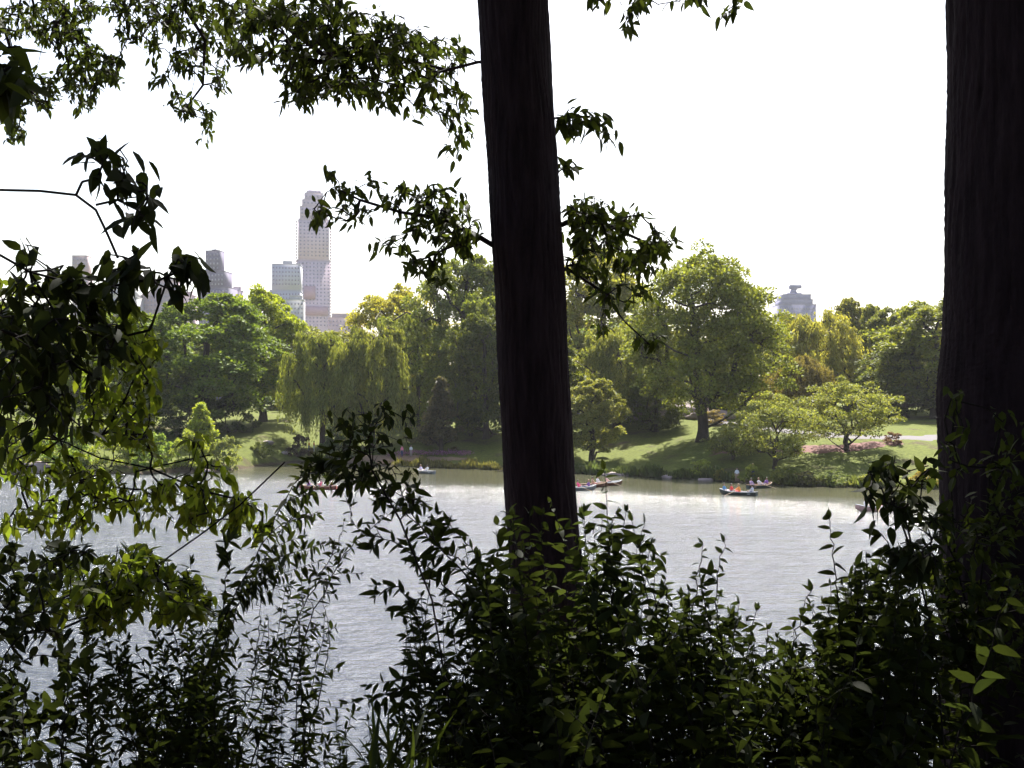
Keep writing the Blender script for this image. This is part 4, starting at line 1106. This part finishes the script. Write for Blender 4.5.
# brighter branch farther out, leaves catching the sun
s4 = [[at(-300, 700, 6.6), at(-200, 480, 6.5), *pl([(-60, 410), (0, 420), (60, 440), (100, 458), (150, 468), (210, 455)], 6.4)], [at(-200, 480, 6.5), *pl([(-50, 330), (40, 320), (100, 330), (140, 350)], 6.4)], pl([(150, 468), (200, 490), (240, 500), (262, 512)], 6.3),
      pl([(60, 440), (80, 480), (100, 505), (135, 500)], 6.3)]
B4 = [(145, 350, 18, 24, 30), (120, 370, 30, 30, 40), (135, 400, 24, 24, 30), (110, 420, 30, 24, 26), (60, 400, 40, 40, 26), (25, 380, 30, 40, 20), (20, 460, 26, 30, 24), (60, 480, 40, 26, 40), (105, 490, 30, 22, 28), (40, 515, 40, 20, 34), (140, 500, 30, 16, 16), (175, 490, 30, 20, 26), (210, 505, 28, 20, 28),
      (240, 515, 22, 22, 24), (190, 525, 24, 12, 12), (215, 475, 22, 12, 8), (145, 530, 10, 10, 3), (85, 528, 12, 12, 5), (258, 530, 8, 14, 7), (150, 440, 30, 16, 12), (190, 440, 20, 10, 4), (15, 300, 24, 24, 14), (130, 310, 18, 16, 6)]
bush('leafy_branch_bush', 'sunlit yellow-green leaves on a long dark branch low over the water at left', 'bush', at(-300, 700, 6.6),
     [(s4, B4, (6.4, .3), T_OVATE, .085, (3, 5), M_LEAF_B, .0025, .7, .05)])
# lower clump with maple-like leaves over the water
s5 = [[at(-160, 900, 5.2), *pl([(-60, 690), (0, 640), (40, 628), (100, 612), (150, 570), (200, 535), (240, 505), (285, 462)], 5.0)], pl([(100, 612), (130, 590), (180, 600), (225, 620)], 5.0)]
B5 = [(130, 560, 24, 16, 22), (115, 590, 28, 24, 44), (150, 590, 34, 26, 54), (85, 595, 20, 24, 26), (190, 590, 26, 22, 32), (210, 612, 14, 12, 10), (165, 615, 18, 12, 12), (100, 620, 24, 14, 12), (150, 562, 22, 12, 12), (60, 575, 24, 24, 22), (45, 600, 20, 14, 12)]
B5b = [(12, 565, 10, 22, 8), (35, 580, 20, 22, 10), (60, 555, 22, 14, 9), (82, 550, 14, 10, 5), (22, 620, 22, 12, 9), (45, 632, 18, 8, 7), (20, 650, 20, 6, 4), (8, 600, 8, 10, 4)]
bush('leafy_bush', 'clump with sunlit yellow-green tops hanging over the water at lower left', 'bush', at(-160, 900, 5.2),
     [(s5, B5, (5.0, .22), T_OVATE, .070, (3, 5), M_LEAF_B, .002, .5, .04), (s5, B5b, (4.6, .15), T_OVAL, .062, (2, 4), M_LEAF_D, .002, .2, .05)])

# ------------------------------------------------------------------ shrubs built of leafy stems
def stem_leaves(lv, P, f0, spacing, size, ang=60, droop=.15, taper=.55, both=True):
    seg = np.linalg.norm(np.diff(P, axis=0), axis=1); cum = np.concatenate([[0], np.cumsum(seg)]); L = cum[-1]
    s = np.arange(L * f0, L, spacing)
    if len(s) == 0: return
    Q = np.stack([np.interp(s, cum, P[:, i]) for i in range(3)], -1)
    T = nrm(np.stack([np.interp(s, cum, np.gradient(P[:, i])) for i in range(3)], -1))
    a0 = rng.uniform(0, 6.28)
    a = a0 + np.arange(len(s)) * 2.4 + rng.normal(0, .3, len(s))
    ref = np.array([0.3, 1, 0.2]); A = nrm(np.cross(T, ref)); B = np.cross(T, A)
    Rd = np.cos(a)[:, None] * A + np.sin(a)[:, None] * B * .5
    th = np.radians(ang + rng.normal(0, 12, len(s)))[:, None]
    D = np.cos(th) * T + np.sin(th) * Rd + np.array([0, 0, -droop - .12]) + rv(len(s), .1)
    u = (s / L)
    sz = size * (1 - (1 - taper) * np.clip((u - .75) / .25, 0, 1)) * rng.uniform(.7, 1.15, len(s))
    lv.add(Q, D, T * .6 + np.array([0, .75, .2]) + rv(len(s), .35), sz * 1.12)   # blades turned to the open light over the lake
    lv.add(np.repeat(Q[-1:], 2, 0), T[-1:] + rv(2, .45), rv(2), size * rng.uniform(.35, .6, 2))
def leafy_stem(tb, lv, pts, r=.005, f0=.25, spacing=.03, size=.07, twigs=0, tw_len=(.12, .35), ang=66, droop=.15, tside=None, n=26):
    P = spline(pts, n) + rng.normal(0, .004, (n, 3))
    tb.add(P, np.interp(np.linspace(0, 1, n), [0, 1], [r, r * .25]), 5)
    stem_leaves(lv, P, f0, spacing, size, ang, droop)
    for _ in range(twigs):
        t = rng.uniform(f0, .93); i = int(t * (n - 1)); p = P[i]; T = nrm(P[min(i + 1, n - 1)] - P[max(i - 1, 0)])
        o = nrm(rv(1))[0]; o = nrm(o - T * (o @ T))
        if tside is not None: o = nrm(np.array([tside, rng.normal(0, .4), .1]))
        ln = rng.uniform(*tw_len) * (1.15 - t)
        e_ = p + (T * .6 + o * .8) * ln + np.array([0, 0, -.12 * ln])
        Q = spline([p, p + (T * .5 + o * .4) * ln * .5, e_], 8)
        tb.add(Q, np.linspace(r * .45, r * .18, 8), 4)
        stem_leaves(lv, Q, .12, spacing, size * .9, ang, droop)
def shrub_env(label, outline, n, depth, spread, tmpl, size, spacing, mt, group=None, explicit=(), base_x=None, twigs=4, lean=0.0, r=.005, f0=.30, drop=(0, 90), ang=68, droop=.15, tw_len=(.15, .42), tside=None, name='leafy_shrub'):
    """stems that rise from the bank and end near the outline (photo positions)"""
    outline = np.array(outline, float)
    bx = (outline[0, 0] + outline[-1, 0]) / 2 if base_x is None else base_x
    bp_ = at(bx, 400, depth); root = np.array([bp_[0], depth, float(height(bp_[0], depth))])
    e = empty(name, tuple(root), label, 'shrub', group)
    tb, lv = Tubes(), Leaves(tmpl)
    def ground_pt(px, d):
        q = at(px, 400, d); return np.array([q[0], d, float(height(q[0], d)) - .1])
    for k in range(n):
        tx = rng.uniform(outline[0, 0], outline[-1, 0]); ty = np.interp(tx, outline[:, 0], outline[:, 1]) + rng.uniform(*drop) * rng.uniform(0, 1)
        d = depth + rng.normal(0, spread)
        tip = at(tx, ty, d); g = ground_pt(bx + (tx - bx) * .55 + lean, d + rng.normal(0, spread * .5))
        mid = g * .45 + tip * .55 + rng.normal(0, .11, 3); mid[0] += (tip[0] - g[0]) * -.12
        leafy_stem(tb, lv, [g, mid, tip], r, f0, spacing, size, twigs, tw_len, ang, droop, tside)
    for pts, d, kw in explicit:
        P = [at(x, y, d) for x, y in pts]
        P = [ground_pt(pts[0][0], d)] + P if pts[0][1] >= 760 else P
        leafy_stem(tb, lv, P, kw.get('r', r), kw.get('f0', f0), kw.get('spacing', spacing), kw.get('size', size), kw.get('twigs', twigs), kw.get('tw_len', tw_len), kw.get('ang', ang), kw.get('droop', droop), kw.get('tside', None), 34)
    obj('stems', under_root(tb.mesh('stems', M_TWIG), root), e)
    obj('foliage', under_root(lv.mesh('foliage', mt), root), e)
    print(label[:30], lv.count())
    return e
# bottom left corner
shrub_env('dark drooping shrub filling the bottom left corner', [(-60, 575), (0, 625), (30, 675), (65, 715), (110, 750), (140, 775)], 26, 3.9, .25, T_OVATE, .075, .022, M_LEAF_D, base_x=-40, twigs=8, drop=(0, 120), explicit=[
    ([(60, 800), (66, 720), (68, 670), (72, 650)], 4, {}), ([(20, 800), (12, 720), (6, 680)], 4, {})])
# upright thin-leaved shrub
shrub_env('upright thin-leaved shrub with crowded small leaves at lower left', [(78, 640), (92, 618), (110, 628), (135, 640), (160, 615), (185, 630), (205, 622), (240, 660)], 25, 4.6, .2, T_LANCE, .070, .015, M_LEAF_D, base_x=160, twigs=8, drop=(0, 80), f0=.35, ang=50, tw_len=(.1, .3), explicit=[
    ([(88, 800), (88, 700), (86, 640), (84, 612)], 4.6, {}), ([(60, 800), (70, 720), (72, 675)], 4.7, {'size': .05}), ([(240, 800), (200, 700), (185, 620), (190, 560)], 4.8, {}),
    ([(210, 800), (215, 680), (222, 620), (228, 560), (222, 530)], 4.8, {})])
# slanting wands with drooping narrow leaves
wand = dict(size=.066, spacing=.0145, twigs=10, tw_len=(.25, .6), ang=75, droop=.55, f0=.38, tside=1.0)
shrub_env('slanting wands with rows of narrow drooping leaves in front of the water', [(250, 640), (290, 560), (320, 600), (350, 640)], 7, 4.6, .12, T_LANCE, .062, .017, M_LEAF_D, base_x=220, twigs=4, drop=(0, 60), f0=.45, explicit=[
    ([(172, 800), (200, 690), (228, 610), (262, 545), (295, 480), (318, 455)], 4.5, wand),
    ([(180, 800), (212, 690), (236, 612), (275, 540), (310, 500)], 4.6, dict(wand, twigs=7)),
    ([(245, 800), (285, 690), (320, 600), (352, 545), (400, 505)], 4.8, dict(size=.05, spacing=.02, twigs=12, tw_len=(.12, .35), f0=.4)),
    ([(225, 800), (262, 700), (296, 620), (330, 560), (345, 520)], 4.9, dict(size=.05, spacing=.02, twigs=10, tw_len=(.12, .35), f0=.4)),
    ([(300, 800), (318, 700), (330, 640), (322, 600)], 4.9, dict(size=.05, spacing=.024, twigs=6, f0=.3)),
    ([(205, 800), (245, 700), (258, 640), (262, 600)], 4.8, dict(size=.05, spacing=.02, twigs=8, f0=.3))])
shrub_env('low tangle of small leafy shoots along the bottom left of the view', [(150, 700), (200, 680), (250, 690), (300, 700), (350, 715), (400, 725), (430, 700)], 34, 4.4, .3, T_LANCE, .065, .018, M_LEAF_D, twigs=4, drop=(0, 80), f0=.4)
# arching stems with leaf tufts left of the trunk
arch = dict(size=.074, spacing=.021, twigs=11, tw_len=(.12, .34), f0=.25, ang=55)
shrub_env('arching shrub whose leafy stems bend left in front of the water', [(400, 620), (430, 560), (470, 545), (500, 590)], 18, 4.3, .15, T_LANCE, .07, .022, M_LEAF_D, base_x=500, twigs=5, drop=(0, 120), explicit=[
    ([(560, 800), (530, 690), (498, 615), (452, 560), (415, 520), (385, 495), (372, 480)], 4.2, arch), ([(540, 800), (510, 640), (470, 570), (430, 540), (405, 500), (388, 470)], 4.3, arch),
    ([(520, 800), (480, 640), (440, 580), (400, 545), (360, 530), (345, 500)], 4.4, dict(arch, twigs=7)), ([(385, 495), (360, 480), (335, 465), (318, 462)], 4.25, dict(arch, twigs=5, r=.003)),
    ([(520, 800), (452, 700), (425, 665), (418, 620), (400, 590), (375, 585)], 4.1, dict(arch, size=.075, twigs=8)), ([(470, 800), (430, 680), (398, 690), (345, 705)], 4.1, dict(arch, f0=.55, twigs=6, size=.07)),
    ([(560, 800), (500, 620), (480, 560), (455, 530), (448, 520)], 4.4, dict(arch, twigs=6))])
DL = [(345, 420, 12, 14, 7), (365, 425, 16, 16, 9), (385, 412, 12, 12, 6), (405, 428, 12, 10, 5), (350, 445, 20, 10, 8), (380, 440, 14, 12, 6), (335, 470, 22, 14, 12), (370, 475, 26, 16, 14), (345, 492, 18, 10, 5), (400, 480, 16, 14, 8), (305, 475, 16, 12, 5), (420, 500, 16, 12, 6)]
bush('leafy_bush', 'dark broad-leaved twig tips floating in front of the far shore below the willow', 'bush', at(470, 1000, 3.9),
     [([[at(470, 1000, 3.9), *pl([(455, 740), (432, 600), (400, 520), (372, 470), (368, 440), (384, 408)], 3.9)]], DL, (3.9, .10), T_OVATE, .050, (2, 3), M_LEAF_D, .0009, .5, .03)])
# middle shrub before the trunk
shrub_env('dense mid-green shrub around the foot of the middle trunk', [(470, 560), (500, 520), (530, 505), (545, 488), (575, 512), (610, 498), (640, 515), (665, 560), (690, 610)], 52, 4.4, .35, T_OVATE, .085, .030, M_LEAF_M, base_x=570, twigs=5, drop=(0, 170), f0=.25, explicit=[
    ([(600, 800), (612, 640), (610, 560), (605, 470)], 4.2, {}), ([(660, 800), (655, 640), (640, 560), (645, 520)], 4.3, {}), ([(480, 800), (500, 640), (515, 560), (508, 512)], 4.2, {})], tw_len=(.15, .4))
# low dark mass in the middle and to the right
shrub_env('darkest thicket at the bottom between the trunks', [(420, 700), (480, 640), (560, 610), (640, 610), (700, 640), (760, 655), (820, 640), (900, 610), (1060, 560)], 76, 3.8, .35, T_OVATE, .075, .028, M_LEAF_D, base_x=740, twigs=6, drop=(0, 140), f0=.2, tw_len=(.15, .4))
shrub_env('slender upright shoots with opposite leaves right of the middle shrub', [(672, 600), (690, 575), (705, 560), (725, 590), (745, 600), (770, 612), (792, 640)], 36, 4.2, .2, T_OVATE, .066, .024, M_LEAF_M, base_x=735, twigs=4, drop=(0, 110), explicit=[
    ([(700, 800), (690, 660), (696, 590), (703, 545)], 4.1, dict(twigs=1)), ([(740, 800), (722, 650), (716, 590), (724, 540)], 4.1, dict(twigs=1)), ([(650, 800), (662, 660), (668, 600), (664, 575)], 4.2, dict(twigs=2))])
shrub_env('tall big-leaved shoot and its companions left of the right trunk', [(785, 640), (800, 610), (815, 585), (840, 570), (865, 560), (890, 548), (920, 530)], 56, 4.1, .25, T_OVATE, .075, .028, M_LEAF_D, base_x=850, twigs=5, drop=(0, 130), explicit=[
    ([(850, 800), (842, 660), (838, 600), (833, 555), (829, 516)], 3.9, dict(twigs=0, size=.092, spacing=.034, f0=.40, ang=72, droop=.0)), ([(800, 800), (790, 680), (800, 620), (812, 585)], 4.0, dict(twigs=2)),
    ([(900, 800), (885, 680), (870, 610), (866, 550)], 4.1, {})])
DR_ = [(892, 462, 8, 8, 4), (878, 478, 12, 12, 6), (895, 490, 22, 16, 12), (905, 505, 20, 14, 10), (925, 480, 12, 18, 6), (872, 495, 10, 10, 4), (885, 540, 14, 24, 8), (915, 545, 26, 22, 14), (935, 520, 18, 30, 12), (925, 570, 24, 20, 12)]
bush('leafy_bush', 'dark rounded leaf sprays between the pale pink boat and the right trunk', 'bush', at(960, 1000, 3.7),
     [([[at(960, 1000, 3.7), *pl([(945, 760), (935, 640), (915, 560), (895, 505), (888, 470)], 3.7)]], DR_, (3.7, .1), T_OVATE, .062, (3, 4), M_LEAF_D, .002, .5, .03)])
BV = [(990, 470, 22, 26, 12), (1005, 430, 16, 22, 6), (985, 520, 34, 30, 26), (955, 450, 14, 30, 8), (1000, 570, 34, 34, 30), (960, 590, 34, 40, 34), (980, 650, 50, 50, 44), (940, 520, 12, 30, 10), (1015, 500, 16, 40, 14), (955, 405, 8, 12, 3), (1010, 620, 20, 40, 16)]
bush('climbing_vine', 'small-leaved climber on the right trunk with a few sunlit leaves', 'vine', at(990, 1100, 4.1),
     [([[at(990, 1100, 4.2), *pl([(985, 760), (975, 640), (985, 540), (990, 470), (1002, 420)], 4.2)], pl([(975, 640), (955, 560), (950, 460), (955, 400)], 4.2)], BV, (4.15, .10), T_OVATE, .060, (3, 4), M_LEAF, .002, .3, .04)])
# compound leaves with rows of round leaflets at the left edge
root = at(-120, 900, 4.3)
e = empty('leafy_bush', tuple(root), 'rows of small round leaflets along thin stalks at the left edge', 'bush')
tb, lv = Tubes(), Leaves(T_OVAL)
for pts in ([(-10, 690), (5, 655), (25, 634), (55, 632), (76, 646)], [(-10, 640), (10, 602), (30, 575), (62, 556), (90, 552)], [(-20, 600), (6, 572), (16, 556), (12, 540)], [(-10, 690), (12, 668), (40, 655), (66, 662)], [(-15, 630), (0, 600), (14, 585), (16, 630)], [(-10, 640), (20, 618), (48, 612), (70, 618)]):
    d = 4.3 + rng.normal(0, .08)
    P = spline([at(-100, 820, d)] + [at(x, y, d) for x, y in pts], 24)
    tb.add(P, np.linspace(.005, .0015, 24), 5)
    for k in range(2): stem_leaves(lv, P, .45, .040, .058, 78, .15, 1.0)
obj('stems', under_root(tb.mesh('stems', M_TWIG), root), e)
obj('foliage', under_root(lv.mesh('foliage', M_LEAF_D), root), e)
# long grass-like blades at the bottom
n_ = 46
gx = rng.uniform(370, 440, n_)
P = np.array([at(x, 770 + rng.uniform(0, 30), 3.5 + rng.normal(0, .1)) for x in gx])
v, f = leaves(P, rv(n_, .45) + np.array([.3, 0, 1.0]), rv(n_), rng.uniform(.12, .26, n_), leaf_template(.07, .5))
root = P.mean(0); me = under_root(raw_mesh('grass_tuft', v, f, M_LEAF), root)
tag(obj('grass_tuft', me, None, tuple(root)), 'tuft of long grass blades at the bottom left of the middle shrub', 'grass')

# ------------------------------------------------------------------ air
q = MB(); z0h, z1h = -6.0, 330.0
q.box((0, 700, (z0h + z1h) / 2), (6600, 5200, z1h - z0h))
hm = bpy.data.materials.new('air'); hm.use_nodes = True
hn = hm.node_tree
for x in list(hn.nodes):
    if x.type != 'OUTPUT_MATERIAL': hn.nodes.remove(x)
pv = hn.nodes.new('ShaderNodeVolumePrincipled')
pv.inputs['Color'].default_value = (.93, .93, 1.0, 1); pv.inputs['Density'].default_value = 0.000065; pv.inputs['Anisotropy'].default_value = 0.3
hn.links.new(pv.outputs[0], hn.nodes['Material Output'].inputs['Volume'])
hz = q.build('haze', hm); hz['kind'] = 'stuff'; hz.display_type = 'WIRE'
# drop prototypes that were never placed
for k, o in PR.items():
    if k not in used:
        for c in list(o.children): bpy.data.objects.remove(c)
        bpy.data.objects.remove(o)
